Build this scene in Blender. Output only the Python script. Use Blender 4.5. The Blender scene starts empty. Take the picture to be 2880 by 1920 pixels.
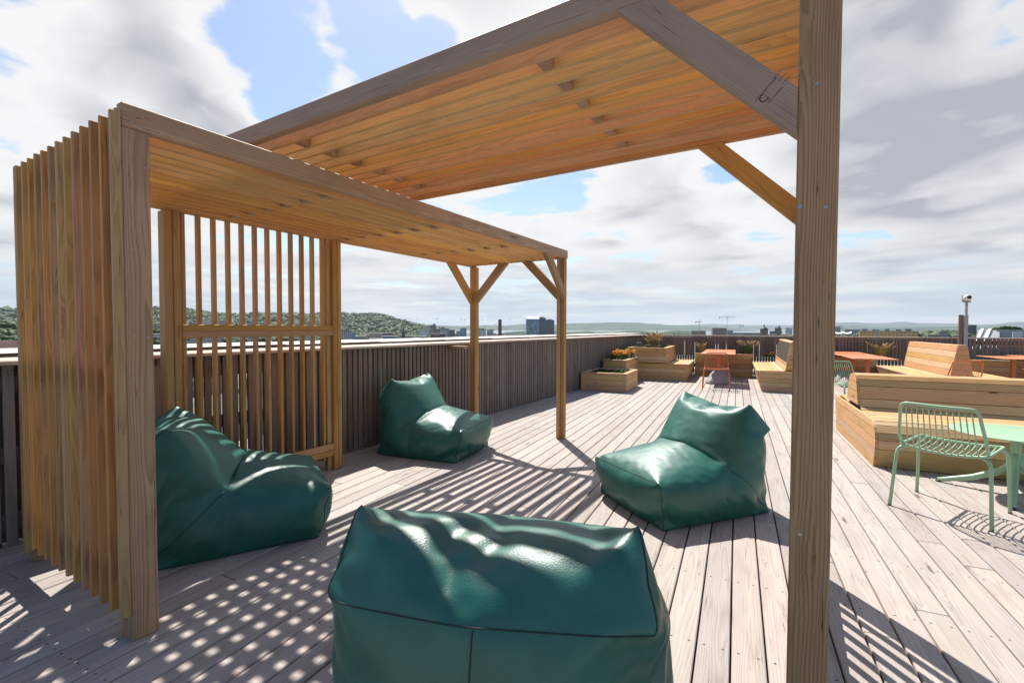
# Rooftop deck with two timber pergolas, green bean bags, timber benches and a city view.
import bpy, bmesh, math, random, zlib, base64
import numpy as np
from mathutils import Vector, Matrix

R = math.radians
S = bpy.context.scene
COL = S.collection
rnd = random.Random(11)

# ------------------------------------------------------------------ camera
F_PX, YAW, PITCH, ROLL, CAM_H = 1320.0, 0.5495, -0.0293, 0.0026, 1.33
_f = Vector((math.cos(YAW)*math.cos(PITCH), math.sin(YAW)*math.cos(PITCH), math.sin(PITCH)))
_r = Vector((math.sin(YAW), -math.cos(YAW), 0)); _u = _r.cross(_f)
_r, _u = math.cos(ROLL)*_r+math.sin(ROLL)*_u, -math.sin(ROLL)*_r+math.cos(ROLL)*_u
cd = bpy.data.cameras.new('camera'); cam = bpy.data.objects.new('camera', cd); COL.objects.link(cam)
cd.sensor_width = 36; cd.lens = F_PX/2880*36; cd.clip_start = .05; cd.clip_end = 60000
cam.matrix_world = Matrix(((_r.x, _u.x, -_f.x, 0), (_r.y, _u.y, -_f.y, 0), (_r.z, _u.z, -_f.z, CAM_H), (0, 0, 0, 1)))
S.camera = cam


def far(px, py, dist):
    """world point seen at photo pixel (2880 wide) at a horizontal distance."""
    d = _f+_r*((px-1440)/F_PX)-_u*((py-960)/F_PX)
    k = dist/math.hypot(d.x, d.y)
    return Vector((d.x*k, d.y*k, CAM_H+d.z*k))


# ------------------------------------------------------------------ mesh builder
class MB:
    def __init__(self):
        self.v, self.f, self.gc, self.rn, self.sm = [], [], [], [], []

    def _add(self, vs, fs, gcs, r, smooth=False):
        o = len(self.v)
        self.v += [tuple(x) for x in vs]; self.gc += [tuple(x) for x in gcs]
        self.rn += [r]*len(vs)
        self.f += [tuple(o+i for i in f) for f in fs]; self.sm += [smooth]*len(fs)

    def board(self, c, size, axes=None, ch=.003, r=None, gx=None, grain=None):
        """chamfered box; axes = three unit vectors for size[0..2]; grain runs along the longest side."""
        c = Vector(c)
        A = axes or (Vector((1, 0, 0)), Vector((0, 1, 0)), Vector((0, 0, 1)))
        h = [s/2 for s in size]
        ch = min(ch, min(h)*.6)
        order = sorted(range(3), key=lambda i: -size[i])
        if grain is not None:
            order = [grain]+[i for i in order if i != grain]
        r = rnd.random() if r is None else r
        ox = rnd.uniform(0, 60) if gx is None else gx
        vs, gcs, idx = [], [], {}
        for sx in (-1, 1):
            for sy in (-1, 1):
                for sz in (-1, 1):
                    s = (sx, sy, sz)
                    for k in range(3):
                        p = [s[i]*(h[i] if i == k else h[i]-ch) for i in range(3)]
                        idx[(s, k)] = len(vs)
                        vs.append(c+A[0]*p[0]+A[1]*p[1]+A[2]*p[2])
                        gcs.append((p[order[0]]+ox, p[order[1]], p[order[2]]))
        fs = []
        for k in range(3):
            a, b = [(1, 2), (2, 0), (0, 1)][k]
            for s in (-1, 1):
                q = []
                for sa, sb in ((-1, -1), (1, -1), (1, 1), (-1, 1)):
                    t = [0, 0, 0]; t[k] = s; t[a] = sa; t[b] = sb
                    q.append(idx[(tuple(t), k)])
                fs.append(q if s > 0 else q[::-1])
        for k in range(3):                       # edges parallel to axis k
            a, b = [(1, 2), (2, 0), (0, 1)][k]
            for sa in (-1, 1):
                for sb in (-1, 1):
                    def vid(sk, face):
                        t = [0, 0, 0]; t[k] = sk; t[a] = sa; t[b] = sb
                        return idx[(tuple(t), face)]
                    q = [vid(-1, a), vid(1, a), vid(1, b), vid(-1, b)]
                    fs.append(q if sa*sb < 0 else q[::-1])
        for sx in (-1, 1):
            for sy in (-1, 1):
                for sz in (-1, 1):
                    s = (sx, sy, sz)
                    q = [idx[(s, 0)], idx[(s, 1)], idx[(s, 2)]]
                    fs.append(q if sx*sy*sz > 0 else q[::-1])
        self._add(vs, fs, gcs, r)
        return self

    def beam(self, a, b, w, t, up=(0, 0, 1), **k):
        """timber from a to b; w is the size along `up`, t the size across."""
        a, b = Vector(a), Vector(b)
        d = (b-a); L = d.length; d.normalize()
        s = d.cross(Vector(up)).normalized(); u = s.cross(d).normalized()
        return self.board((a+b)/2, (L, t, w), (d, s, u), grain=0, **k)

    def span(self, x0, x1, y0, y1, z0, z1, **k):
        return self.board(((x0+x1)/2, (y0+y1)/2, (z0+z1)/2), (x1-x0, y1-y0, z1-z0), **k)

    def tube(self, pts, rad, n=10, closed=False, cap=True):
        pts = [Vector(p) for p in pts]
        m = len(pts)
        rads = rad if isinstance(rad, (list, tuple)) else [rad]*m
        ref = None; rings = []; vs = []
        for i in range(m):
            a = pts[(i-1) % m] if (i > 0 or closed) else pts[0]
            b = pts[(i+1) % m] if (i < m-1 or closed) else pts[-1]
            t = (b-a)
            t = t.normalized() if t.length > 1e-9 else Vector((0, 0, 1))
            if ref is None:
                ref = Vector((0, 0, 1)) if abs(t.z) < .9 else Vector((1, 0, 0))
            s = t.cross(ref)
            if s.length < 1e-6: s = t.cross(Vector((.3, .9, .1)))
            s.normalize(); ref = s.cross(t).normalized()
            for j in range(n):
                an = 2*math.pi*j/n
                vs.append(pts[i]+(s*math.cos(an)+ref*math.sin(an))*rads[i])
        fs = []
        for i in range(m if closed else m-1):
            for j in range(n):
                a, b = i*n+j, i*n+(j+1) % n
                c, d = ((i+1) % m)*n+(j+1) % n, ((i+1) % m)*n+j
                fs.append((a, b, c, d))
        self._add(vs, fs, vs, rnd.random(), True)
        if cap and not closed:
            self.f += [tuple(len(self.v)-len(vs)+j for j in range(n))[::-1], tuple(len(self.v)-n+j for j in range(n))]
            self.sm += [False, False]
        return self

    def lathe(self, prof, c=(0, 0, 0), n=24, smooth=True):
        c = Vector(c); vs, fs = [], []
        for r, z in prof:
            for j in range(n):
                an = 2*math.pi*j/n
                vs.append(c+Vector((r*math.cos(an), r*math.sin(an), z)))
        for i in range(len(prof)-1):
            for j in range(n):
                fs.append((i*n+j, i*n+(j+1) % n, (i+1)*n+(j+1) % n, (i+1)*n+j))
        self._add(vs, fs, vs, rnd.random(), smooth)
        return self

    def poly(self, vs, fs, r=None, gcs=None, smooth=False):
        self._add(vs, fs, gcs or vs, rnd.random() if r is None else r, smooth)
        return self

    def prism(self, poly, ext, gcs=None, r=None):
        """planar polygon (3-D points) swept along vector ext."""
        n = len(poly); e = Vector(ext)
        vs = [Vector(p) for p in poly]+[Vector(p)+e for p in poly]
        g = None
        if gcs: g = list(gcs)+[(q[0], q[1], q[2]+e.length) for q in gcs]
        nrm = Vector((0, 0, 0))
        for i in range(n): nrm += vs[i].cross(vs[(i+1) % n])
        fl = nrm.dot(e) > 0
        fs = [tuple(range(n))[::-1] if fl else tuple(range(n)), tuple(range(n, 2*n)) if fl else tuple(range(n, 2*n))[::-1]]
        for i in range(n):
            q = (i, (i+1) % n, n+(i+1) % n, n+i)
            fs.append(q if fl else q[::-1])
        self._add(vs, fs, g or vs, rnd.random() if r is None else r)
        return self

    def build(self, name, mat, parent=None, smooth=None):
        me = bpy.data.meshes.new(name)
        me.from_pydata(self.v, [], self.f)
        a = me.attributes.new('gc', 'FLOAT_VECTOR', 'POINT'); a.data.foreach_set('vector', np.array(self.gc, dtype=np.float32).ravel())
        b = me.attributes.new('rnd', 'FLOAT', 'POINT'); b.data.foreach_set('value', np.array(self.rn, dtype=np.float32))
        me.polygons.foreach_set('use_smooth', [True]*len(self.f) if smooth else self.sm)
        me.materials.append(mat); me.update()
        o = bpy.data.objects.new(name, me); COL.objects.link(o)
        if parent: o.parent = parent
        return o


def tag(o, label=None, cat=None, group=None, kind=None):
    if label: o['label'] = label
    if cat: o['category'] = cat
    if group: o['group'] = group
    if kind: o['kind'] = kind
    return o


def thing(name, label, cat, loc=(0, 0, 0), rz=0, group=None):
    o = bpy.data.objects.new(name, None); COL.objects.link(o)
    o.location = loc; o.rotation_euler = (0, 0, rz); o.empty_display_size = .1
    return tag(o, label, cat, group)


def dup(root, loc, rz, label=None, group=None, scale=None):
    r = root.copy(); COL.objects.link(r); r.location = loc; r.rotation_euler = (0, 0, rz)
    if scale: r.scale = scale
    if label: r['label'] = label
    if group: r['group'] = group
    for ch in root.children:
        c = ch.copy(); COL.objects.link(c); c.parent = r
        for g in ch.children:
            d = g.copy(); COL.objects.link(d); d.parent = c
    return r


# ------------------------------------------------------------------ materials
class NT:
    def __init__(self, name, world=None):
        if world: self.t = world.node_tree
        else:
            self.m = bpy.data.materials.new(name); self.m.use_nodes = True; self.t = self.m.node_tree
        self.t.nodes.clear()

    def n(self, typ, ins=None, out=0, **props):
        x = self.t.nodes.new(typ)
        for k, v in props.items(): setattr(x, k, v)
        for k, v in (ins or {}).items():
            sk = x.inputs[k]
            if isinstance(v, bpy.types.NodeSocket): self.t.links.new(v, sk)
            elif isinstance(v, bpy.types.Node): self.t.links.new(v.outputs[0], sk)
            else: sk.default_value = v
        return x.outputs[out] if len(x.outputs) else None

    def math(self, op, a, b=0.0, c=0.0, clamp=False):
        return self.n('ShaderNodeMath', {0: a, 1: b, 2: c}, operation=op, use_clamp=clamp)

    def vmath(self, op, a, b=(0, 0, 0), out=0):
        return self.n('ShaderNodeVectorMath', {0: a, 1: b}, out=out, operation=op)

    def scale(self, v, s):
        return self.vmath('MULTIPLY', v, s)

    def sep(self, v):
        x = self.t.nodes.new('ShaderNodeSeparateXYZ'); self.t.links.new(v, x.inputs[0]); return x.outputs

    def comb(self, x, y, z):
        return self.n('ShaderNodeCombineXYZ', {0: x, 1: y, 2: z})

    def noise(self, v, scale=1.0, detail=4.0, rough=.5, w=None, dist=0.0, col=False):
        ins = {'Scale': scale, 'Detail': detail, 'Roughness': rough, 'Distortion': dist}
        if v is not None: ins['Vector'] = v
        if w is not None: ins['W'] = w
        return self.n('ShaderNodeTexNoise', ins, out=1 if col else 0, noise_dimensions='4D' if w is not None else '3D')

    def mapr(self, v, a, b, c=0.0, d=1.0, smooth=True):
        return self.n('ShaderNodeMapRange', {0: v, 1: a, 2: b, 3: c, 4: d}, interpolation_type='SMOOTHSTEP' if smooth else 'LINEAR')

    def mix(self, fac, a, b, mode='MIX'):
        x = self.t.nodes.new('ShaderNodeMix'); x.data_type = 'RGBA'; x.blend_type = mode; x.clamp_factor = True
        for sk, v in ((x.inputs[0], fac), (x.inputs[6], a), (x.inputs[7], b)):
            if isinstance(v, bpy.types.NodeSocket): self.t.links.new(v, sk)
            else: sk.default_value = v if not isinstance(v, tuple) or len(v) != 3 else (*v, 1)
        return x.outputs[2]

    def attr(self, name, out=1):
        return self.n('ShaderNodeAttribute', out=out, attribute_name=name, attribute_type='GEOMETRY')

    def bump(self, h, strength=.3, dist=.002):
        return self.n('ShaderNodeBump', {'Height': h, 'Strength': strength, 'Distance': dist})

    def surf(self, color, rough=.6, normal=None, metal=0.0, spec=.5, coat=0.0, coat_rough=.2, alpha=None, subsurf=None):
        ins = {'Base Color': color if not isinstance(color, tuple) else (*color[:3], 1), 'Roughness': rough, 'Metallic': metal,
               'Specular IOR Level': spec, 'Coat Weight': coat, 'Coat Roughness': coat_rough}
        if normal is not None: ins['Normal'] = normal
        p = self.n('ShaderNodeBsdfPrincipled', ins)
        self.n('ShaderNodeOutputMaterial', {'Surface': p})
        return self.m


def wood(name, light, dark, knot=(.10, .045, .02), ring=.0065, contrast=.75, vary=.25, rough=.62, weather=None,
         cracks=0.0, screws=False, knot_scale=1.5, bump=.35, tint=None):
    t = NT(name)
    gc = t.attr('gc'); rn = t.attr('rnd', 2)
    x, y, z = t.sep(gc)
    low = t.noise(t.scale(gc, (1.1, 7, 7)), 1.0, 2.0)
    # knots: stretched voronoi cells, only some of them filled
    kv = t.vmath('ADD', t.scale(gc, (knot_scale, 7.5, 7.5)), t.comb(t.math('MULTIPLY', rn, 91.0), t.math('MULTIPLY', rn, 53.0), t.math('MULTIPLY', rn, 17.0)))
    vor = t.t.nodes.new('ShaderNodeTexVoronoi'); vor.inputs['Scale'].default_value = 1.0; t.t.links.new(kv, vor.inputs['Vector'])
    kd = vor.outputs['Distance']; kc = t.sep(vor.outputs['Color'])[0]
    kon = t.math('GREATER_THAN', kc, .45)
    wob = t.noise(t.scale(gc, (30, 60, 60)), 1.0, 2.0)
    kd2 = t.math('ADD', kd, t.math('MULTIPLY', t.math('SUBTRACT', wob, .5), .10))
    core = t.math('MULTIPLY', t.mapr(kd2, .10, .055), kon)
    halo = t.math('MULTIPLY', t.mapr(kd2, .30, .08), kon)
    # growth rings around a pith that differs per board
    cy = t.math('MULTIPLY', t.math('SUBTRACT', t.math('FRACT', t.math('MULTIPLY', rn, 7.31)), .5), .09)
    cz = t.math('ADD', t.math('MULTIPLY', t.math('FRACT', t.math('MULTIPLY', rn, 13.7)), .06), .012)
    dy = t.math('SUBTRACT', y, cy); dz = t.math('ADD', z, cz)
    rad = t.math('SQRT', t.math('ADD', t.math('MULTIPLY', dy, dy), t.math('MULTIPLY', dz, dz)))
    rad = t.math('ADD', rad, t.math('MULTIPLY', low, .055))
    rad = t.math('ADD', rad, t.math('MULTIPLY', halo, .012))
    ph = t.math('FRACT', t.math('DIVIDE', rad, ring))
    late = t.math('MULTIPLY', t.mapr(ph, .25, .92), t.mapr(ph, 1.0, .94))
    fib = t.noise(t.scale(gc, (4, 260, 260)), 1.0, 3.0)
    blot = t.noise(t.scale(gc, (2.2, 9, 9)), 1.0, 3.0)
    m = t.math('MULTIPLY_ADD', late, contrast, t.math('MULTIPLY', t.math('SUBTRACT', fib, .5), .7))
    m = t.math('ADD', m, t.math('MULTIPLY', halo, .28), clamp=True)
    c = t.mix(m, light, dark)
    c = t.mix(t.mapr(blot, .45, .75, 0, .35), c, tuple(d*.75 for d in dark))
    # board to board value and hue
    v = t.mapr(rn, 0, 1, 1-vary, 1+vary, smooth=False)
    hue = t.mapr(t.math('FRACT', t.math('MULTIPLY', rn, 5.77)), 0, 1, .488, .512, smooth=False)
    sat = t.mapr(t.math('FRACT', t.math('MULTIPLY', rn, 3.17)), 0, 1, .84, 1.1, smooth=False)
    c = t.n('ShaderNodeHueSaturation', {'Hue': hue, 'Saturation': sat, 'Value': v, 'Color': c})
    if weather:
        wn = t.noise(t.scale(gc, (3.0, 40, 40)), 1.0, 5.0, .6)
        c = t.mix(t.mapr(wn, .38, .68, 0, weather[1]), c, weather[0])
    c = t.mix(t.math('MULTIPLY', core, .85), c, knot)
    h = t.math('ADD', t.math('MULTIPLY', late, -.5), t.math('MULTIPLY', fib, .6))
    if cracks:
        cn = t.noise(t.scale(gc, (1.3, 85, 85)), 1.0, 2.0, .5)
        ck = t.mapr(t.math('ABSOLUTE', t.math('SUBTRACT', cn, .5)), .0, .012, 1, 0)
        gate = t.mapr(t.noise(t.scale(gc, (2.3, 12, 12)), 1.0, 1.0), .52, .60)
        ck = t.math('MULTIPLY', t.math('MULTIPLY', ck, gate), cracks)
        c = t.mix(ck, c, tuple(d*.22 for d in dark))
        h = t.math('SUBTRACT', h, ck)
    if screws:
        sx = t.math('ABSOLUTE', t.math('SUBTRACT', t.math('FRACT', t.math('DIVIDE', x, .6)), .5))
        ax = t.math('MULTIPLY', sx, .6)
        ay = t.math('SUBTRACT', t.math('ABSOLUTE', y), .036)
        dd = t.math('SQRT', t.math('ADD', t.math('MULTIPLY', ax, ax), t.math('MULTIPLY', ay, ay)))
        sc = t.mapr(dd, .0062, .0042)
        c = t.mix(t.math('MULTIPLY', sc, .85), c, (.035, .03, .028))
        h = t.math('SUBTRACT', h, t.math('MULTIPLY', sc, 2.0))
    rr = t.mapr(fib, .3, .7, rough-.06, rough+.08)
    return t.surf(c, rr, t.bump(h, bump, .0015), spec=.35)


def plain(name, col, rough=.5, metal=0.0, var=.06, nscale=6.0, bump=0.0, spec=.5, coat=0.0):
    t = NT(name)
    tc = t.n('ShaderNodeTexCoord', out=3)
    nz = t.noise(tc, nscale, 5.0, .6)
    c = t.mix(t.mapr(nz, .3, .7), tuple(x*(1-var) for x in col), tuple(min(1, x*(1+var)) for x in col))
    nm = t.bump(t.noise(tc, nscale*14, 4.0), bump, .002) if bump else None
    return t.surf(c, t.mapr(nz, .3, .7, rough*.92, min(1, rough*1.08)), nm, metal, spec, coat)


M = {}
M['pine'] = wood('pergola_pine', (.50, .285, .105), (.29, .135, .042), contrast=.55, vary=.16, rough=.6, cracks=.9, weather=((.36, .23, .12), .18))
M['pine_roof'] = wood('roof_slat_pine', (.62, .365, .135), (.40, .20, .065), contrast=.45, vary=.12, rough=.6, knot_scale=1.3)  # paler than the other pine: bounced light between slats put into the colour
M['pine_post'] = wood('pergola_post_pine', (.47, .265, .135), (.235, .115, .052), ring=.0085, contrast=.7, vary=.10, rough=.62, cracks=1.0, knot_scale=1.2, weather=((.33, .23, .14), .25))
M['pine_grey'] = wood('greyed_pine', (.44, .30, .20), (.27, .165, .10), contrast=.5, vary=.06, rough=.65, cracks=.6, weather=((.36, .28, .21), .5))
M['bench'] = wood('bench_pine', (.60, .365, .165), (.39, .20, .075), contrast=.5, vary=.14, rough=.6, cracks=.5, knot_scale=1.9, weather=((.46, .34, .22), .25))
M['deck'] = wood('deck_board', (.42, .36, .315), (.265, .218, .188), knot=(.11, .075, .055), ring=.0075, contrast=.5, vary=.15, rough=.72,
                 weather=((.37, .345, .33), .6), cracks=1.0, screws=True, knot_scale=1.35, bump=.5)
M['fence'] = wood('fence_board', (.235, .18, .145), (.125, .09, .07), knot=(.035, .022, .015), contrast=.5, vary=.28, rough=.75,
                  weather=((.165, .15, .142), .7), cracks=.9, knot_scale=2.2)
M['cap'] = wood('fence_cap', (.50, .40, .33), (.30, .22, .17), contrast=.5, vary=.14, rough=.72, weather=((.44, .38, .34), .6), cracks=1.0)
M['core'] = plain('dark_core', (.03, .02, .012), .9)
M['screw'] = plain('screw_steel', (.42, .42, .42), .35, .9)
M['ink'] = plain('stamp_ink', (.05, .042, .04), .8)
M['seam'] = plain('seam_thread', (.004, .022, .018), .6)
M['tagm'] = plain('tag_black', (.012, .012, .013), .7)
M['green_metal'] = plain('pale_green_metal', (.30, .47, .30), .38, 0, .03, spec=.5)
M['orange_metal'] = plain('orange_metal', (.56, .155, .045), .42, 0, .05)
M['orange_top'] = plain('orange_table_top', (.62, .215, .09), .36, 0, .05)
M['concrete'] = plain('concrete', (.33, .315, .30), .8, 0, .12, 9, .25)
M['galv'] = plain('galvanised_steel', (.36, .37, .39), .45, .6, .15, 12)
M['black'] = plain('black_plastic', (.012, .012, .013), .15)
M['white'] = plain('white_plastic', (.75, .75, .73), .4)
M['soil'] = plain('soil', (.035, .022, .014), .95, 0, .4, 20, .6)
M['flash'] = plain('metal_flashing', (.45, .40, .36), .5, .2, .08, 2)
M['flashdark'] = plain('flashing_edge', (.06, .055, .05), .6)


def leather():
    t = NT('green_leather')
    tc = t.n('ShaderNodeTexCoord', out=3)
    v = t.t.nodes.new('ShaderNodeTexVoronoi'); v.feature = 'SMOOTH_F1'; v.inputs['Scale'].default_value = 230
    t.t.links.new(t.vmath('ADD', tc, t.scale(t.noise(tc, 60, 2, col=True), (.012, .012, .012))), v.inputs['Vector'])
    h = t.math('MULTIPLY', v.outputs['Distance'], 1.0)
    b1 = t.bump(h, .38, .0012)
    big = t.noise(tc, 9.0, 3.0)
    c = t.mix(t.mapr(big, .3, .7), (.010, .098, .074), (.015, .122, .092))
    return t.surf(c, t.mapr(big, .3, .7, .37, .46), b1, spec=.55)


M['leather'] = leather()


def foliage(name, a, b, nscale=3.0, rough=.7):
    t = NT(name)
    rn = t.attr('rnd', 2)
    tc = t.n('ShaderNodeTexCoord', out=3)
    nz = t.noise(tc, nscale, 3.0)
    f = t.math('ADD', t.math('MULTIPLY', rn, .7), t.math('MULTIPLY', nz, .5), clamp=True)
    c = t.mix(f, a, b)
    return t.surf(c, rough, spec=.25)


M['leaf'] = foliage('leaf_green', (.03, .07, .018), (.10, .17, .04), 30)
M['straw'] = foliage('straw_grass', (.30, .19, .07), (.55, .40, .20), 30)
M['sedge'] = foliage('green_gold_grass', (.13, .15, .035), (.42, .34, .11), 30)
M['marigold'] = foliage('marigold', (.75, .24, .01), (.85, .38, .015), 40)
M['redflower'] = foliage('red_flower', (.40, .06, .02), (.7, .18, .02), 40)
M['lilac'] = foliage('lilac_flower', (.22, .16, .30), (.40, .32, .48), 40)
M['whiteflower'] = foliage('white_flower', (.5, .5, .45), (.75, .75, .7), 40)
M['darkleaf'] = foliage('dark_leaf', (.02, .045, .012), (.06, .10, .03), 30)
M['forest'] = foliage('forest_canopy', (.014, .036, .012), (.062, .102, .026), .02)
M['forest_far'] = foliage('far_forest', (.018, .045, .022), (.05, .085, .035), .01)


def facade(name, wall, glass, sx, sz, fx=.55, fz=.5, rough=.6, var=.12, groughness=.15):
    """window grid in metres: gc.x runs along the wall, gc.z up."""
    t = NT(name)
    gc = t.attr('gc'); rn = t.attr('rnd', 2)
    x, y, z = t.sep(gc)
    px = t.math('FRACT', t.math('DIVIDE', x, sx)); pz = t.math('FRACT', t.math('DIVIDE', z, sz))
    wx = t.math('LESS_THAN', t.math('ABSOLUTE', t.math('SUBTRACT', px, .5)), fx/2)
    wz = t.math('LESS_THAN', t.math('ABSOLUTE', t.math('SUBTRACT', pz, .5)), fz/2)
    w = t.math('MULTIPLY', wx, wz)
    w = t.math('MULTIPLY', w, t.math('GREATER_THAN', z, sz*.35))
    wn = t.n('ShaderNodeTexWhiteNoise', {'Vector': t.comb(t.math('FLOOR', t.math('DIVIDE', x, sx)), t.math('FLOOR', t.math('DIVIDE', z, sz)), rn)})
    gl = t.mix(t.mapr(wn, 0, 1, 0, 1), glass, tuple(min(1, g*2.4+.02) for g in glass))
    nz = t.noise(gc, .08, 4.0)
    wc = t.mix(t.mapr(nz, .3, .7), tuple(c*(1-var) for c in wall), tuple(min(1, c*(1+var)) for c in wall))
    return t.surf(t.mix(w, wc, gl), t.mapr(w, 0, 1, rough, groughness, smooth=False), spec=.5)
# ------------------------------------------------------------------ bean bag covers: sewn panels inflated with cloth simulation
NA, NB, NC_, NW = 28, 11, 20, 22


def sew_and_inflate(seed, end_press, shrink, bend):
    """flat panels sewn into a wedge with a backrest, inflated, then allowed to slump; returns coordinates, faces and seam paths."""
    rg = random.Random(seed)
    P = dict(A=(-.49, .02), B=(.46, .02), C=(.48, .385), J=(-.03, .45), T=(-.29, .875), U=(-.47, .67))
    wid = dict(A=.40, B=.40, C=.39, J=.41, T=.37, U=.385)
    jit = {(k, s): (0, 0, 0) if k in 'AB' else tuple(rg.uniform(-.022, .022) for _ in range(3)) for k in P for s in (1, -1)}

    def pt(k, s):
        q = jit[(k, s)]; return Vector((P[k][0]+q[0], s*wid[k]+q[1], P[k][1]+q[2]))
    verts, index, faces = [], {}, []

    def vid(p):
        key = (round(p.x, 5), round(p.y, 5), round(p.z, 5))
        for a in (0, 1e-5, -1e-5):
            for b in (0, 1e-5, -1e-5):
                for c in (0, 1e-5, -1e-5):
                    k2 = (round(key[0]+a, 5), round(key[1]+b, 5), round(key[2]+c, 5))
                    if k2 in index: return index[k2]
        index[key] = len(verts); verts.append(tuple(p)); return index[key]

    def patch(c00, c10, c11, c01, n, m, flip):
        g = [[vid(c00*(1-i/n)*(1-q/m)+c10*(i/n)*(1-q/m)+c11*(i/n)*(q/m)+c01*(1-i/n)*(q/m)) for q in range(m+1)] for i in range(n+1)]
        for i in range(n):
            for q in range(m):
                f = (g[i][q], g[i+1][q], g[i+1][q+1], g[i][q+1]); faces.append(f[::-1] if flip else f)
        return g
    seq = [('A', 'B', NA), ('B', 'C', NB), ('C', 'J', NA), ('J', 'T', NC_), ('T', 'U', NB), ('U', 'A', NC_)]
    seams = []
    for a, b, n in seq:
        g = patch(pt(a, 1), pt(b, 1), pt(b, -1), pt(a, -1), n, NW, False)
        if a == 'B':
            seams += [[r[0] for r in g], [r[-1] for r in g]]
        if a == 'T': seams += [[r[0] for r in g], [r[-1] for r in g]]
        if a in 'CJU': seams.append(g[0])
        if a == 'U': seams.append([r[NW//2] for r in g])
    for s in (1, -1):
        g = patch(pt('A', s), pt('B', s), pt('C', s), pt('J', s), NA, NB, s > 0)
        seams.append(g[0])
        patch(pt('A', s), pt('J', s), pt('T', s), pt('U', s), NB, NC_, s > 0)
    me = bpy.data.meshes.new('cover'); me.from_pydata(verts, [], faces)
    bm = bmesh.new(); bm.from_mesh(me); bmesh.ops.recalc_face_normals(bm, faces=bm.faces); bm.to_mesh(me); bm.free()
    ob = bpy.data.objects.new('cover', me); COL.objects.link(ob)
    # round the panel edges that carry no seam
    nb = [[] for _ in verts]
    for e in me.edges:
        a, b = e.vertices; nb[a].append(b); nb[b].append(a)
    hold = set()
    for p in seams:
        hold.update(p)
    rest = np.array(verts)
    for _ in range(7):
        avg = np.array([rest[q].mean(0) for q in nb])
        k = np.array([.12 if i in hold else .5 for i in range(len(verts))])
        k[np.array(verts)[:, 2] < .021] = 0
        rest = rest+(avg-rest)*k[:, None]
    me.vertices.foreach_set('co', rest.astype(np.float32).ravel()); me.update()
    vg = ob.vertex_groups.new(name='pin'); vg.add([v.index for v in me.vertices if v.co.z < .021], 1, 'ADD')
    m = ob.modifiers.new('cloth', 'CLOTH'); s = m.settings
    s.quality = 4; s.mass = .05; s.tension_stiffness = s.compression_stiffness = 60; s.shear_stiffness = 30; s.bending_stiffness = bend
    s.tension_damping = s.compression_damping = 15; s.shear_damping = 10; s.bending_damping = .8; s.air_damping = 2
    s.shrink_min = shrink; s.vertex_group_mass = 'pin'; s.use_pressure = True
    for fr, pv in ((1, 15), (20, 15), (30, end_press)):
        s.uniform_pressure_force = pv; s.keyframe_insert('uniform_pressure_force', frame=fr)
    m.collision_settings.use_collision = False
    m.point_cache.frame_start = 1; m.point_cache.frame_end = 70
    S.frame_set(1)
    for f in range(1, 53): S.frame_set(f)
    ev = ob.evaluated_get(bpy.context.evaluated_depsgraph_get()); m2 = ev.to_mesh()
    co = np.array([v.co[:] for v in m2.vertices])
    ev.to_mesh_clear(); ob.modifiers.clear(); S.frame_set(1)
    bpy.data.objects.remove(ob)
    return me, co, seams

BAG_SHAPES = [sew_and_inflate(*a) for a in ((13, 2.0, -.06, .03), (16, 1.7, -.07, .02), (3, 1.5, -.06, .03), (14, 1.6, -.075, .02))]

SKYR, SKYG, SKYB = 1.0, 1.0, 1.0
HAZE = 5e-5
# ------------------------------------------------------------------ frames
TH = R(5.9)
UA = Vector((math.cos(TH), math.sin(TH), 0)); VA = Vector((-math.sin(TH), math.cos(TH), 0)); ZA = Vector((0, 0, 1))
DAX = (UA, VA, ZA)


def DW(u, v, z=0.0): return UA*u+VA*v+ZA*z


# ------------------------------------------------------------------ deck (setting)
mb = MB()
BW, PITCH_B = .1235, .131
nb0, nb1 = -112, 40
for k in range(nb0, nb1):
    v = .069+k*PITCH_B
    u = -3.2+rnd.uniform(0, 3.0)-3.0
    while u < 14.62:
        L = rnd.choice((3.0, 3.6, 4.2, 4.8))
        u1 = min(u+L, 14.64)
        if u1 > -2.6:
            mb.board(DW((u+u1)/2, v, -.014+rnd.uniform(-.0008, .0008)), (u1-u-.003, BW, .028), DAX, ch=.004, grain=0, gx=round(rnd.uniform(0, 90))*.6+((u+u1)/2) % .6)
        u = u1
deck = tag(mb.build('deck', M['deck']), kind='structure')
mb = MB(); mb.span(-8, 17, -16, 4.3, -.5, -.07)
tag(mb.build('roof_underlay', M['core']), kind='structure')

# ------------------------------------------------------------------ slatted fences
fence = thing('slatted_fence', 'long weathered slatted parapet fence behind the left bean bags, with a wide pale cap', 'fence', (0, 4.04, 0))
inv = Matrix.Translation((0, -4.04, 0))


def place(o, root):
    """parent o (built in world space) to a translated / rotated root."""
    o.parent = root
    o.matrix_parent_inverse = Matrix.LocRotScale(root.location, root.rotation_euler, root.scale).inverted()
    return o


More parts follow.
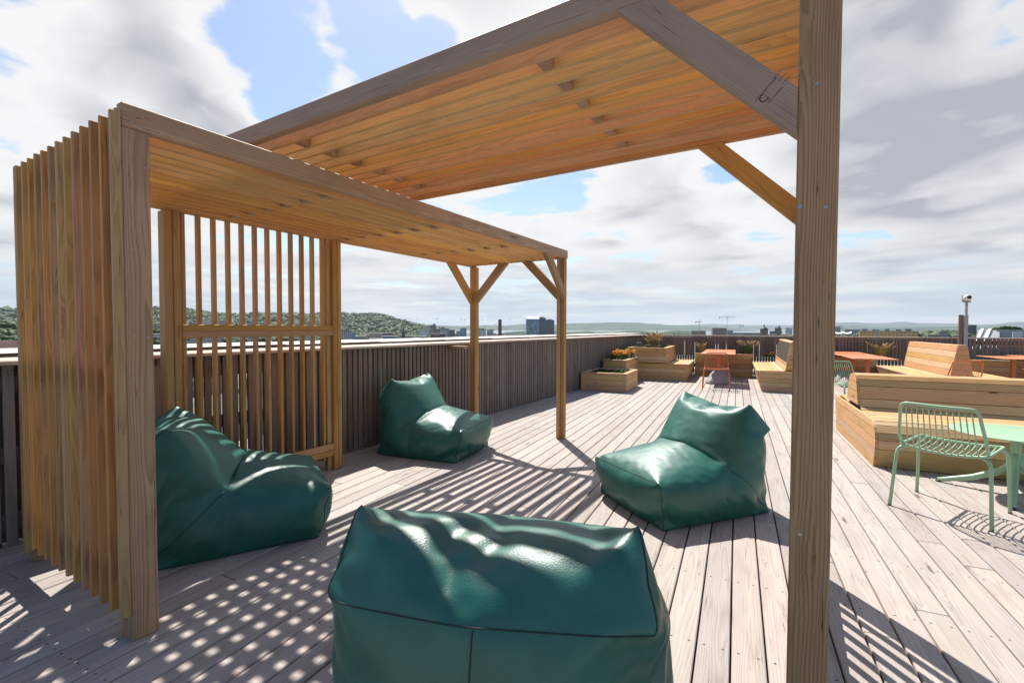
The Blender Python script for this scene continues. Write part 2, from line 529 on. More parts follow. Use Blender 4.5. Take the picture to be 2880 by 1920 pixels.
mb = MB()
x = -3.6
while x < 14.33:
    mb.span(x, x+.05, 4.04+rnd.uniform(-.0015, .0015), 4.066, .012+rnd.uniform(-.004, .004), 1.098)
    x += .0697
place(mb.build('slat_panel', M['fence']), fence)
mb = MB()
x = -3.6
while x < 14.33:                       # second, staggered layer outside the rails
    if rnd.random() < .93: mb.span(x+.035, x+.082, 4.115, 4.137, .012, 1.05)
    x += .0697
place(mb.build('outer_slat_panel', M['fence']), fence)
mb = MB()
for z in (.14, .55, .98): mb.span(-3.6, 14.33, 4.067, 4.113, z-.05, z+.05)
place(mb.build('rail', M['fence']), fence)
mb = MB()
xs = [-3.6, .35, 4.3, 8.2, 11.4, 14.36]
for a, b in zip(xs, xs[1:]):
    for y0, w in ((3.985, .145), (4.133, .145), (4.281, .145)):
        mb.span(a, b-.004, y0, y0+w-.003, 1.099, 1.127, ch=.005)
place(mb.build('cap_rail', M['cap']), fence)

flash = thing('parapet_flashing', 'pale overlapping metal flashing strip running along outside the left fence cap', 'flashing', (0, 4.5, 1.1))
mb = MB(); mb2 = MB()
x = -3.4; i = 0
while x < 14.8:
    L = 1.25
    lift = .010 if i % 2 else 0
    z0, z1 = 1.146+rnd.uniform(0, .004), 1.158+rnd.uniform(0, .006)
    vs = [(x, 4.44, z0), (x+L+.03, 4.44, z0+.006), (x+L+.03, 5.0, z1+.006), (x, 5.0, z1)]
    mb.prism(vs, (0, 0, .004))
    x += L; i += 1
mb2.span(-3.4, 14.8, 4.438, 4.99, .98, 1.144)
place(mb.build('metal_sheet', M['flash']), flash); place(mb2.build('upstand', M['flashdark']), flash)

ff = thing('slatted_fence', 'grey slatted fence closing the far end of the deck behind the benches', 'fence', DW(14.70, 0), TH)
mb = MB(); v = 2.53; mb3 = MB()
while v > -10.5:
    mb.board(DW(14.71, v, .57), (.022, .0545, 1.06), DAX, grain=2)
    if rnd.random() < .9: mb3.board(DW(14.80, v-.035, .80), (.022, .05, .52), DAX, grain=2)
    v -= .0697
place(mb.build('slat_panel', M['fence']), ff); place(mb3.build('outer_slat_panel', M['fence']), ff)
mb = MB()
for z in (.25, 1.0): mb.board(DW(14.755, -4.0, z), (.046, 13.1, .098), DAX, grain=1)
place(mb.build('rail', M['fence']), ff)
mb = MB(); v = 2.56
while v > -10.5:
    mb.board(DW(14.77, v-2.0, 1.113), (.16, 3.995, .028), DAX, grain=1); v -= 4
place(mb.build('cap_rail', M['cap']), ff)

# ------------------------------------------------------------------ lower pergola
pa = thing('lower_pergola', 'low timber pergola with slatted side wall and back screen, standing against the left fence', 'pergola', (.82, 2.37, 0))


def pput(m, name, mat='pine', root=pa): return place(m.build(name, M[mat]), root)


def screws(timber, spots, n, r=.0055):
    """small screw heads: discs sitting proud of a face with normal n, each a sub-part of its timber."""
    n = Vector(n); a = n.orthogonal().normalized(); b = n.cross(a)
    for p in spots:
        m = MB(); p = Vector(p); vs = []; k = 10
        for h, rr in ((.0, r), (.0016, r*.9), (.0016, r*.45), (.0004, r*.3)):
            for j in range(k):
                an = 2*math.pi*j/k
                vs.append(p+n*h+(a*math.cos(an)+b*math.sin(an))*rr)
        fs = [(i*k+j, i*k+(j+1) % k, (i+1)*k+(j+1) % k, (i+1)*k+j) for i in range(3) for j in range(k)]
        fs.append(tuple(3*k+j for j in range(k)))
        m.poly(vs, fs); m.build('screw', M['screw'], timber)


X0, X1, YF, YB, ZT, ZB = .82, 5.145, 2.372, 3.754, 2.249, 2.151
# posts
mb = MB(); mb.span(X0, X0+.098, YF, YF+.048, 0, ZB-.001, ch=.006); mb.span(X0-.004, X0+.096, YF+.0505, YF+.0985, 0, ZT-.012, ch=.006)
p1 = pput(mb, 'post', 'pine_post')
screws(p1, [(X0+.03, YF, z) for z in (2.03, 1.65, 1.29, .93, .08)]+[(X0+.078, YF, z) for z in (2.0, 1.64, 1.285, .94, .125)], (0, -1, 0), .004)
mb = MB(); mb.span(X0, X0+.098, YB-.098, YB-.05, 0, 2.13, ch=.006); mb.span(X0, X0+.098, YB-.047, YB, 0, 2.13, ch=.006); pput(mb, 'post', 'pine_post')
mb = MB(); mb.span(X1-.072, X1, YF+.012, YF+.058, 0, ZB-.001, ch=.006); mb.span(X1-.085, X1-.004, YF+.0605, YF+.106, 0, ZB-.001, ch=.006); pput(mb, 'post')
mb = MB(); mb.span(X1-.098, X1-.05, YB-.09, YB-.002, 0, 2.129, ch=.006); mb.span(X1-.0475, X1-.004, YB-.086, YB, 0, 2.129, ch=.006); pput(mb, 'post')
# beams
mb = MB(); mb.span(X0, X1, YF, YF+.048, ZB, ZT, ch=.005)
b1 = pput(mb, 'beam', 'pine_post')
screws(b1, [(X0+.035, YF, 2.225), (X0+.035, YF, 2.175), (X0+.075, YF, 2.215), (X0+.072, YF, 2.17), (X1-.03, YF, 2.235), (X1-.012, YF, 2.225), (X1-.012, YF, 2.17)], (0, -1, 0), .0045)
mb = MB(); mb.span(X0, X1, YB-.048, YB, 2.131, 2.229, ch=.005); pput(mb, 'beam')
mb = MB(); mb.span(X0+.05, X0+.098, YF+.1, YB-.05, 2.135, 2.232, ch=.005); pput(mb, 'beam')
mb = MB(); mb.span(X1-.098, X1-.05, YF+.05, YB-.05, 2.145, 2.243, ch=.005); pput(mb, 'beam')
# roof slats with spacer blocks
mb = MB(); SY = []
n = 12
for i in range(n):
    y = YF+.048+.062+i*.1045
    SY.append(y)
    mb.span(X0+.1, X1-.1, y, y+.021, 2.140+rnd.uniform(-.002, .002), 2.236, ch=.003)
pput(mb, 'roof_slats', 'pine_roof')
for xb in (1.93, 2.98, 4.03):
    for i in range(0, n-1, 2):
        mb = MB(); mb.span(xb+rnd.uniform(-.01, .01)-.024, xb+.024, SY[i]+.022, SY[i+1]-.001, 2.142, 2.226, ch=.002)
        pput(mb, 'spacer_block', 'pine_post')
# left side wall of upright slats
mb = MB()
for i in range(12):
    y = 2.372+i*.1045
    mb.span(.783, .8195, y, y+.021, .118+rnd.uniform(-.004, .004), 2.205+rnd.uniform(-.003, .003), ch=.003)
mb.span(.780, .819, 3.62, 3.668, .075, 2.20, ch=.004); mb.span(.786, .819, 3.672, 3.70, .075, 2.06, ch=.004)
pput(mb, 'side_wall_slats')
for z in (2.06, 1.10, .26):
    mb = MB(); mb.span(.8205, .8685, YF+.101, YB-.1, z-.049, z+.049)
    pput(mb, 'side_wall_rail')
# back screen
mb = MB(); mb.span(1.503, 1.553, 3.70, 3.795, 0, 2.13, ch=.006); mb.span(1.5555, 1.594, 3.70, 3.795, 0, 2.13, ch=.006); pput(mb, 'screen_post')
mb = MB(); mb.span(2.838, 2.884, 3.672, 3.752, 0, 2.13, ch=.006); mb.span(2.8865, 2.93, 3.672, 3.752, 0, 2.13, ch=.006); mb.span(2.79, 2.836, 3.705, 3.752, 0, 2.13, ch=.004); pput(mb, 'screen_post')
mb = MB()
for i in range(12):
    x = 1.612+i*.1035
    mb.span(x, x+.023, 3.706, 3.752, .10, 2.131, ch=.003)
pput(mb, 'screen_slats')
for z0, z1 in ((1.300, 1.347), (1.252, 1.299), (.195, .25), (.139, .193)):
    mb = MB(); mb.span(1.597, 2.834, 3.672, 3.704, z0, z1, ch=.004); pput(mb, 'screen_rail')
# braces and tie blocks
D2 = .70710678


def brace(root, a, b, perp, t, mat='pine', w=.098, cut=True):
    """diagonal between a (on the post) and b (under the beam), ends sawn flush."""
    a, b = Vector(a), Vector(b); d = (b-a)
    m = MB()
    h = Vector((d.x, d.y, 0)).normalized(); wv = w*1.41421356
    pts = [a, a+Vector((0, 0, wv)), b-h*wv, b]
    # order: post-low, post-high, beam-near, beam-far
    pv = Vector(perp)
    L = d.length; e = d.normalized(); q = pv.cross(e)
    g = [((p-a).dot(e)+rnd.uniform(0, .001), (p-a).dot(q)-w/2*(1 if (a+Vector((0, 0, wv))-a).dot(q) > 0 else -1), -t/2) for p in pts]
    m.prism([p-pv*t/2 for p in pts], pv*t, gcs=g)
    return pput(m, 'brace', mat, root)


brace(pa, (X1-.073, YF+.024, 1.66), (X1-.563, YF+.024, 2.150), (0, 1, 0), .046)
brace(pa, (X1-.05, YF+.107, 1.66), (X1-.05, YF+.592, 2.144), (1, 0, 0), .046)
brace(pa, (X1-.099, YB-.026, 1.64), (X1-.585, YB-.026, 2.130), (0, 1, 0), .046)
brace(pa, (X1-.06, YB-.091, 1.64), (X1-.06, YB-.58, 2.144), (1, 0, 0), .046)
for xx in (.86, 4.93):
    mb = MB(); mb.span(xx, xx+.098, YB+.002, 4.038, 1.045, 1.085); pput(mb, 'tie_block')

# ------------------------------------------------------------------ higher pergola
pb = thing('upper_pergola', 'higher timber pergola roof overlapping the low one, carried by the big post at right', 'pergola', (1.62, -.087, 0))
bx0, bx1, by0, by1, bz0, bz1 = 1.62, 3.063, -.087, 3.76, 2.441, 2.545
mb = MB(); mb.span(bx0, bx0+.098, by0, .016, 0, bz0-.001, ch=.005)
pp = place(mb.build('post', M['pine_post']), pb)
screws(pp, [(bx0, .006, 1.686), (bx0, -.058, 1.676), (bx0, -.012, .72), (bx0, -.03, 2.03)], (-1, 0, 0), .0055)
mb = MB(); mb.span(bx1-.098, bx1, by0, .011, 0, 2.419, ch=.005); pput(mb, 'post', 'pine_post', pb)
mb = MB(); mb.span(bx0, bx0+.048, by0, by1, bz0, bz1, ch=.005); pput(mb, 'beam', 'pine_grey', pb)
mb = MB(); mb.span(bx1-.048, bx1, by0, by1, 2.42, 2.518, ch=.005); pput(mb, 'beam', 'pine', pb)
mb = MB(); mb.span(bx0+.05, bx1-.05, by0, by0+.046, 2.432, 2.53); pput(mb, 'beam', 'pine', pb)
mb = MB(); mb.span(bx0+.05, bx1-.05, by1-.048, by1, 2.432, 2.53); pput(mb, 'beam', 'pine', pb)
mb = MB(); BXS = []
for i in range(13):
    x = bx0+.115+i*.1
    BXS.append(x)
    mb.span(x, x+.021, by0+.048, by1-.05, 2.434+rnd.uniform(-.002, .002), 2.53, ch=.003)
pput(mb, 'roof_slats', 'pine_roof', pb)
for yb in (.94, 2.6):
    for i in range(0, 12, 2):
        mb = MB(); mb.span(BXS[i]+.022, BXS[i+1]-.001, yb-.024, yb+.024, 2.436, 2.52, ch=.002)
        pput(mb, 'spacer_block', 'pine_post', pb)
mb = MB()
for i in range(12):
    x = bx0+.15+i*.1045
    mb.span(x, x+.021, by0+.001, by0+.038, .12, 2.43, ch=.003)
pput(mb, 'side_wall_slats', 'pine', pb)
for z in (2.3, 1.15, .26):
    mb = MB(); mb.span(bx0+.1, bx1-.1, by0+.039, by0+.085, z-.04, z+.04)
    pput(mb, 'side_wall_rail', 'pine', pb)
for xx in (bx0+.024, bx1-.024):
    mb = MB(); mb.span(xx-.024, xx+.024, 3.706, 3.754, 2.231, 2.419 if xx > 2 else 2.44); pput(mb, 'support_block', 'pine', pb)
br1 = brace(pb, (bx0+.023, .0165, 1.894), (bx0+.023, .5635, 2.4405), (1, 0, 0), .046, 'pine_grey')
brace(pb, (bx1-.024, .0115, 1.885), (bx1-.024, .545, 2.4195), (1, 0, 0), .046, 'pine')
# printed grading stamp on the near brace: lines run across the timber
e2 = Vector((0, D2, D2)); e1 = Vector((0, -D2, D2)) * -1     # e2 up along the brace towards the beam, e1 away from the post


def stamp(txt, size, org, rot_dir, up_dir, name='timber_stamp'):
    cu = bpy.data.curves.new('t', 'FONT'); cu.body = txt; cu.size = size; cu.resolution_u = 2
    to = bpy.data.objects.new('t', cu); COL.objects.link(to)
    bpy.context.view_layer.update()
    me = bpy.data.meshes.new_from_object(to.evaluated_get(bpy.context.evaluated_depsgraph_get()))
    bpy.data.objects.remove(to)
    nx = Vector((-1, 0, 0))
    vs = [Vector(org)+rot_dir*v.co.x+up_dir*v.co.y+nx*.0006 for v in me.vertices]
    m2 = bpy.data.meshes.new(name); m2.from_pydata(vs, [], [tuple(p.vertices) for p in me.polygons]); m2.materials.append(M['ink'])
    o = bpy.data.objects.new(name, m2); COL.objects.link(o)
    o.parent = br1


# text reads upward to the right: direction (-y, +z), letters' tops towards the beam end (+y, +z)
tdir = Vector((0, -D2, D2)); tup = Vector((0, D2, D2))
stamp('HEDLUNDS TIMBER', .0088, (bx0, .124, 2.018), tdir, tup)
stamp('C', .036, (bx0, .106, 2.004), tdir, tup)
stamp('DRY GRADED', .0085, (bx0, .091, 2.003), tdir, tup)
stamp('SP 0521', .0085, (bx0, .075, 2.072), tdir, tup)
stamp('W 0553', .0085, (bx0, .064, 2.061), tdir, tup)
stamp('3 10SE', .0085, (bx0, .053, 2.050), tdir, tup)
# ------------------------------------------------------------------ bean bags
def bean_bag(shape, label, loc, az, sc=1.0, sz=.92, wy=1.0, mirror=False, tagged=False):
    me, co, seams = shape
    if mirror: co = co*np.array([1, -1, 1]); me.flip_normals()
    co = (co-np.array([0, 0, .02]))*np.array([sc, sc*wy, sz])
    co[:, 2] = np.maximum(co[:, 2], .001)
    me.vertices.foreach_set('co', co.astype(np.float32).ravel()); me.update()
    root = thing('bean_bag', label, 'bean bag', loc, az, 'green leather bean bags')
    ob = bpy.data.objects.new('cover', me); COL.objects.link(ob)
    s = ob.modifiers.new('s', 'SUBSURF'); s.levels = s.render_levels = 2
    bpy.context.view_layer.update()
    m2 = bpy.data.meshes.new_from_object(ob.evaluated_get(bpy.context.evaluated_depsgraph_get()))
    m2.name = 'cover'; ob.modifiers.clear(); ob.data = m2; bpy.data.meshes.remove(me)
    bm = bmesh.new(); bm.from_mesh(m2); bmesh.ops.recalc_face_normals(bm, faces=bm.faces); bm.to_mesh(m2); bm.free()
    m2.polygons.foreach_set('use_smooth', [True]*len(m2.polygons)); m2.materials.append(M['leather'])
    ob.parent = root
    mbs = MB()
    for p in seams:
        pts = [m2.vertices[i].co+m2.vertices[i].normal*.0006 for i in p]
        if max(q.z for q in pts) < .03: continue
        pts = [q for q in pts if q.z > .008]
        if len(pts) > 1: mbs.tube(pts, .0021, 6)
    mbs.build('seam', M['seam'], root)
    if tagged:
        p = seams[tagged]; a = m2.vertices[p[len(p)//4]]
        m = MB(); nrm = a.normal
        t_ = (m2.vertices[p[len(p)//4+2]].co-a.co).normalized()
        m.board(a.co+nrm*.010, (.05, .003, .026), (t_, t_.cross(nrm).normalized(), nrm), ch=.0005)
        m.build('brand_tag', M['tagm'], root)
    return root


bean_bag(BAG_SHAPES[0], 'green bean bag inside the pergola beside the slatted side wall, striped by roof light', (1.66, 3.13, 0), R(-28))
bean_bag(BAG_SHAPES[1], 'green bean bag with its back against the left fence, next to the back post', (3.90, 3.36, 0), R(-79), mirror=True)
bean_bag(BAG_SHAPES[2], 'green bean bag out in the sun on the open deck, facing the pergola', (3.70, .765, 0), R(142), tagged=-1)
bean_bag(BAG_SHAPES[3], 'green bean bag nearest of all, seen from behind at the bottom edge', (1.40, .86, 0), R(20.5), wy=1.12)

# ------------------------------------------------------------------ timber benches and planters (deck frame u, v)
def crossings(prof, z):
    xs = []
    n = len(prof)
    for i in range(n):
        (a, za), (b, zb) = prof[i], prof[(i+1) % n]
        if (za-z)*(zb-z) < 0: xs.append(a+(b-a)*(z-za)/(zb-za))
    return (min(xs), max(xs)) if len(xs) >= 2 else None


def profile_bench(name, label, cat, origin, axis_s, axis_l, prof, length, group=None, skin_from=0, skin_to=None, plank=.118, end_plank=.098, both=True, step=None):
    """closed profile (s, z) extruded `length` along axis_l, clad in horizontal boards; the end faces get boards as well."""
    root = thing(name, label, cat, origin, 0, group)
    O = Vector(origin); sA = Vector(axis_s); lA = Vector(axis_l)
    P = lambda s, z, l: O+sA*s+ZA*z+lA*l
    # added dark core: blocks light so the gaps between boards look dark
    cx = sum(p[0] for p in prof)/len(prof)
    inner = [(cx+(s-cx)*.965, max(.02, z-.022)) for s, z in prof]
    m = MB(); m.prism([P(s, z, .02) for s, z in inner], lA*(length-.04))
    place(m.build('core', M['core']), root)
    # long boards over the profile skin
    m = MB()
    seg = prof if skin_to is None else prof[skin_from:skin_to]
    pts = [Vector((s, z)) for s, z in seg]
    sgn = 1
    area = sum(prof[i][0]*prof[(i+1) % len(prof)][1]-prof[(i+1) % len(prof)][0]*prof[i][1] for i in range(len(prof)))
    for a, b in zip(pts, pts[1:]):
        d = b-a; L = d.length
        if L < .012: continue
        k = max(1, round(L/plank)); w = L/k; d.normalize()
        nrm = Vector((d.y, -d.x)) * (1 if area > 0 else -1)
        for i in range(k):
            c = a+d*(w*(i+.5))-nrm*.014
            cc = P(c.x, c.y, length/2)
            tv = sA*d.x+ZA*d.y; nv = sA*nrm.x+ZA*nrm.y
            m.board(cc, (length-.002, w-.005 if w > .03 else w-.001, .028), (lA, tv, nv), ch=.004, grain=0)
    place(m.build('seat_boards', M['bench']), root)
    # end faces
    zmax = max(z for s, z in prof)
    for l0, dl in (((.0, -.024),) if not both else ((.0, -.024), (length, .024))):
        m = MB(); nz = max(1, round(zmax/end_plank)); hz = zmax/nz
        for i in range(nz):
            z0, z1 = i*hz+.0025, (i+1)*hz-.0025
            zs = [z0+(z1-z0)*j/5 for j in range(6)]
            # break where the width jumps (seat level)
            runs = [[]]
            for z in zs:
                c = crossings(prof, z+.00013)
                if c is None: continue
                if runs[-1] and (abs(c[0]-runs[-1][-1][1][0]) > .12 or abs(c[1]-runs[-1][-1][1][1]) > .12): runs.append([])
                runs[-1].append((z, c))
            for rr in runs:
                if len(rr) < 2: continue
                left = [(c[0], z) for z, c in rr]; right = [(c[1], z) for z, c in rr][::-1]
                pl = left+right
                ox = rnd.uniform(0, 50); zc = (z0+z1)/2
                m.prism([P(s, z, l0) for s, z in pl], lA*dl, gcs=[(s+ox, z-zc, 0) for s, z in pl])
        place(m.build('end_panel', M['bench']), root)
    return root


def planter(name, label, u0, u1, v0, v1, h, cap=.11, group=None, faces='uv', soil=.06):
    """box planter clad with horizontal boards, corner posts, a flat cap and soil."""
    root = thing(name, label, 'planter', DW((u0+u1)/2, (v0+v1)/2), 0, group)
    m = MB(); k = max(2, round((h-.03)/.125)); bh = (h-.03)/k
    for i in range(k):
        z = (i+.5)*bh
        for uu in (u0+.011, u1-.011):
            m.board(DW(uu, (v0+v1)/2, z), (.022, v1-v0-.19, bh-.004), DAX, grain=1)
        for vv in (v0+.011, v1-.011):
            m.board(DW((u0+u1)/2, vv, z), (u1-u0-.19, .022, bh-.004), DAX, grain=0)
    place(m.build('side_boards', M['bench']), root)
    for uu, su in ((u0, 1), (u1, -1)):
        for vv, sv in ((v0, 1), (v1, -1)):
            m = MB()
            m.board(DW(uu+su*.010, vv+sv*.048, (h-.03)/2), (.024, .098, h-.032), DAX, grain=2)
            m.board(DW(uu+su*.0225+su*.037, vv+sv*.010, (h-.03)/2), (.074, .024, h-.032), DAX, grain=2)
            place(m.build('corner_post', M['bench']), root)
    m = MB()
    for vv in (v0-.012+cap/2, v1+.012-cap/2): m.board(DW((u0+u1)/2, vv, h-.014), (u1-u0+.024, cap, .026), DAX, grain=0)
    for uu in (u0-.012+cap/2, u1+.012-cap/2): m.board(DW(uu, (v0+v1)/2, h-.014), (cap, v1-v0+.02-2*cap, .026), DAX, grain=1)
    place(m.build('cap', M['bench']), root)
    m = MB(); m.board(DW((u0+u1)/2, (v0+v1)/2, (h-soil)/2), (u1-u0-.05, v1-v0-.05, h-soil), DAX)
    place(m.build('soil', M['soil']), root)
    return root


planter('planter_box', 'low timber planter box against the left fence, in front of the marigold planter', 9.69, 10.905, 2.03, 3.0, .388)
planter('planter_box', 'taller timber planter box with orange marigolds, between the low planter and the planter bench', 10.92, 12.41, 2.30, 2.84, .585)

# bench with high planter back (faces away from the left fence)
prof = [(1.133, 0), (1.051, .434), (1.575, .428), (1.608, .812), (2.60, .812), (2.60, 0)]
pbn = profile_bench('planter_bench', 'timber bench whose backrest is a high planter box with a straw coloured grass clump', 'bench', DW(12.42, 0), VA, UA, prof, 1.72, skin_from=0, skin_to=4)
m = MB()
for v0, w in ((1.64, .10), (2.55, .10)): m.board(DW(13.28, v0, .814), (1.74, w, .028), DAX, grain=0)
for u0 in (12.455, 14.1): m.board(DW(u0, 2.09, .8135), (.095, .81, .027), DAX, grain=1)
place(m.build('cap', M['bench']), pbn)

# long low planter walls in front of the far fence
for v0, v1, lab in ((-.40, 1.05, 'low planter wall under the far fence between the planter bench and the first high bench'),
                    (-3.08, -.93, 'low planter wall under the far fence, between the two high backed benches'),
                    (-9.4, -4.60, 'low planter wall under the far fence at right, beyond the post with the camera')):
    root = thing('planter_wall', lab, 'planter', DW(14.4, (v0+v1)/2), 0, 'low planter walls along the far fence')
    m = MB(); k = 5; bh = .60/k
    for i in range(k): m.board(DW(14.162, (v0+v1)/2, (i+.5)*bh), (.024, v1-v0, bh-.005), DAX, grain=1)
    place(m.build('front_boards', M['bench']), root)
    m = MB(); m.board(DW(14.20, (v0+v1)/2, .6135), (.12, v1-v0, .027), DAX, grain=1)
    place(m.build('cap', M['bench']), root)
    m = MB(); m.board(DW(14.43, (v0+v1)/2, .285), (.50, v1-v0, .57), DAX)
    place(m.build('soil', M['soil']), root)

# high backed benches standing end-on
prof = [(-.491, 0), (-.385, .437), (-.918, .449), (-1.01, 1.05), (-1.15, 1.05), (-1.15, 0)]
profile_bench('high_bench', 'high backed timber bench half hidden by the big pergola post, facing the first orange tables', 'bench', DW(11.22, 0), VA, UA, prof, 2.88, skin_from=0, skin_to=6)
prof = [(-3.16, 0), (-3.05, .437), (-3.60, .445), (-3.70, 1.03), (-3.835, 1.03), (-3.93, .445), (-4.50, .437), (-4.39, 0)]
profile_bench('high_bench', 'high backed double sided timber bench between the orange tables and the camera post', 'bench', DW(11.43, 0), VA, UA, prof, 2.68, skin_from=0, skin_to=8)
# near bench with the curved profile
e = [(0, 0), (-.10, .377), (-.075, .425), (-.02, .452), (.10, .474), (.26, .482), (.46, .470), (.56, .456), (.615, .476), (.645, .54), (.672, .654), (.70, .71), (.735, .762), (.788, .803), (.85, .822), (.993, .826),
     (1.045, .812), (1.08, .77), (1.108, .70), (1.153, .566), (1.20, .478), (1.25, .448), (1.337, .440), (1.543, .450), (1.704, .450), (1.79, .432), (1.85, .398), (1.905, .335), (1.930, .27), (1.923, .18), (1.871, 0)]
prof = [(-s, z) for s, z in e]
profile_bench('curved_bench', 'near double sided timber bench with a curved wavy end profile beside the green table', 'bench', DW(7.447, -1.232), UA, -VA, prof, 4.6, skin_from=0, skin_to=len(prof), plank=.13, end_plank=.092)

# ------------------------------------------------------------------ tables
def orange_table(label, u, v, L=1.25, W=.74):
    root = thing('cafe_table', label, 'table', DW(u, v), TH, 'orange cafe tables')
    m = MB(); m.board((0, 0, .733), (L, W, .014), ch=.004); m.build('table_top', M['orange_top'], root)
    m = MB(); m.board((0, 0, .716), (.42, .42, .016)); m.build('support_plate', M['orange_metal'], root)
    m = MB(); m.board((0, 0, .50), (.07, .07, .418), ch=.006); m.build('leg', M['orange_metal'], root)
    m = MB()
    rings = []
    for r, z, c in ((.30, .0, .10), (.315, .035, .105), (.295, .075, .10), (.075, .30, .03), (.045, .305, .02)):
        ring = []
        for sx, sy in ((1, -1), (1, 1), (-1, 1), (-1, -1)):
            a, b = (sx*r, sy*(r-c)), (sx*(r-c), sy*r)
            ring += [a, b] if sx*sy > 0 else [b, a]
        rings.append([(p[0], p[1]*.88, z) for p in ring])
    vs = [p for q in rings for p in q]; fs = []
    for i in range(len(rings)-1):
        for j in range(8): fs.append((i*8+j, i*8+(j+1) % 8, (i+1)*8+(j+1) % 8, (i+1)*8+j))
    fs.append(tuple(range((len(rings)-1)*8, len(rings)*8)))
    m.poly(vs, fs); m.build('base', M['concrete'], root)
    return root


t0 = orange_table('orange table nearest the facing orange chair, between the first two benches', 12.37, .39)


def tab(u, v, label): return dup(t0, DW(u, v), TH, label)


tab(13.68, .39, 'orange table behind the nearer one of the same row, close to the low planter wall')
tab(11.93, -2.45, 'orange table nearest to the curved bench, right of the big pergola post')
tab(13.08, -2.42, 'middle orange table of the row right of the big pergola post')
tab(13.98, -2.42, 'farthest orange table right of the big pergola post, touching the planter wall')
tab(13.25, -5.18, 'orange table at the right edge of the photo, beyond the double sided bench')
tab(14.0, -5.9, 'orange table farthest right, only its corner inside the photo')

rt = thing('round_table', 'round pale green table with a splayed four legged foot beside the curved bench', 'table', (5.28, -1.49, 0), .2)
m = MB(); m.lathe([(0, .492), (.385, .492), (.398, .495), (.402, .4985), (.398, .502), (.385, .5035), (0, .5035)], n=64); m.build('table_top', M['green_metal'], rt)
m = MB(); m.lathe([(0, .484), (.13, .484), (.13, .4915), (0, .4915)], n=24)
m.lathe([(.037, .22), (.035, .36), (.036, .484)], n=20); m.build('column', M['green_metal'], rt)
for k in range(4):
    an = math.pi/4+k*math.pi/2+.30
    d = Vector((math.cos(an), math.sin(an), 0))
    pts = [d*.012+ZA*.34, d*.018+ZA*.27, d*.045+ZA*.215, d*.10+ZA*.165, d*.24+ZA*.09, d*.40+ZA*.034, d*.455+ZA*.018]
    m = MB(); m.tube(pts, [.026, .027, .027, .026, .024, .020, .018], 12)
    lg = m.build('leg', M['green_metal'], rt)
    m = MB(); m.lathe([(0, 0), (.02, 0), (.021, .012), (.016, .017), (0, .017)], d*.452, 14); m.build('foot', M['black'], lg)

# ------------------------------------------------------------------ wire chairs
def arc(a, b, c, n=6):
    """rounded corner at b between a and c."""
    a, b, c = Vector(a), Vector(b), Vector(c)
    return [(a*(1-t)+b*t)*(1-t)+(b*(1-t)+c*t)*t for t in [i/n for i in range(n+1)]]


def rounded(pts, r, n=6, closed=False):
    pts = [Vector(p) for p in pts]; out = []
    m = len(pts)
    for i in range(m):
        if not closed and i in (0, m-1): out.append(pts[i]); continue
        p, a, b = pts[i], pts[i-1], pts[(i+1) % m]
        ra = min(r, (a-p).length*.45); rb = min(r, (b-p).length*.45)
        out += arc(p+(a-p).normalized()*ra, p, p+(b-p).normalized()*rb, n)
    return out


def wire_chair(mat, label, loc, az, group, seat_h=.46):
    """metal wire chair facing +x."""
    root = thing('wire_chair', label, 'chair', loc, az, group)
    h = seat_h; k = h/.46
    for sy in (1, -1):
        m = MB(); m.tube(rounded([(-.275, sy*.275, 0), (-.225, sy*.252, h-.04), (-.195, sy*.205, h-.012)], .05), .0115, 12)
        l = m.build('leg', mat, root); m2_ = MB(); m2_.lathe([(0, 0), (.0125, 0), (.0125, .008), (0, .008)], (-.275, sy*.275, 0), 10); m2_.build('foot', M['black'], l)
        m = MB(); m.tube(rounded([(.262, sy*.265, 0), (.232, sy*.252, h-.04), (.20, sy*.215, h-.004)], .05), .0115, 12)
        l = m.build('leg', mat, root); m2_ = MB(); m2_.lathe([(0, 0), (.0125, 0), (.0125, .008), (0, .008)], (.262, sy*.265, 0), 10); m2_.build('foot', M['black'], l)
    sag = lambda y: -.030*(1-(y/.245)**2)
    seat = MB()
    rear = [(-.215, y, h+sag(y)) for y in np.linspace(-.235, .235, 13)]
    front = [(.215, y, h+.006+sag(y)*.45) for y in np.linspace(.235, -.235, 13)]
    seat.tube(rounded(rear+front, .03, 3, True), .0095, 10, closed=True)
    for y in np.linspace(-.195, .195, 12):
        seat.tube([(-.215, y, h+sag(y)), (-.19, y, h+sag(y)-.012), (-.10, y, h+sag(y)*1.0-.020), (.10, y, h+sag(y)*.75-.012), (.215, y, h+.006+sag(y)*.45)], .0042, 8)
    seat.build('seat', mat, root)
    m = MB(); zt = h+.32
    fr = [(-.195, -.232, h+.004), (-.245, -.238, h+.06), (-.335, -.205, zt), (-.345, 0, zt-.003), (-.335, .205, zt), (-.245, .238, h+.06), (-.195, .232, h+.004)]
    m.tube(rounded(fr, .045, 6), .0105, 12); bk = m.build('backrest', mat, root)
    m = MB()
    for y in np.linspace(-.185, .185, 12):
        z0 = h+sag(y)
        m.tube(rounded([(-.19, y*1.03, z0-.012), (-.228, y*1.03, z0+.012), (-.262, y, h+.085), (-.341, y*.94, zt-.002)], .05, 5), .0042, 8)
    m.build('backrest_wires', mat, bk)
    return root


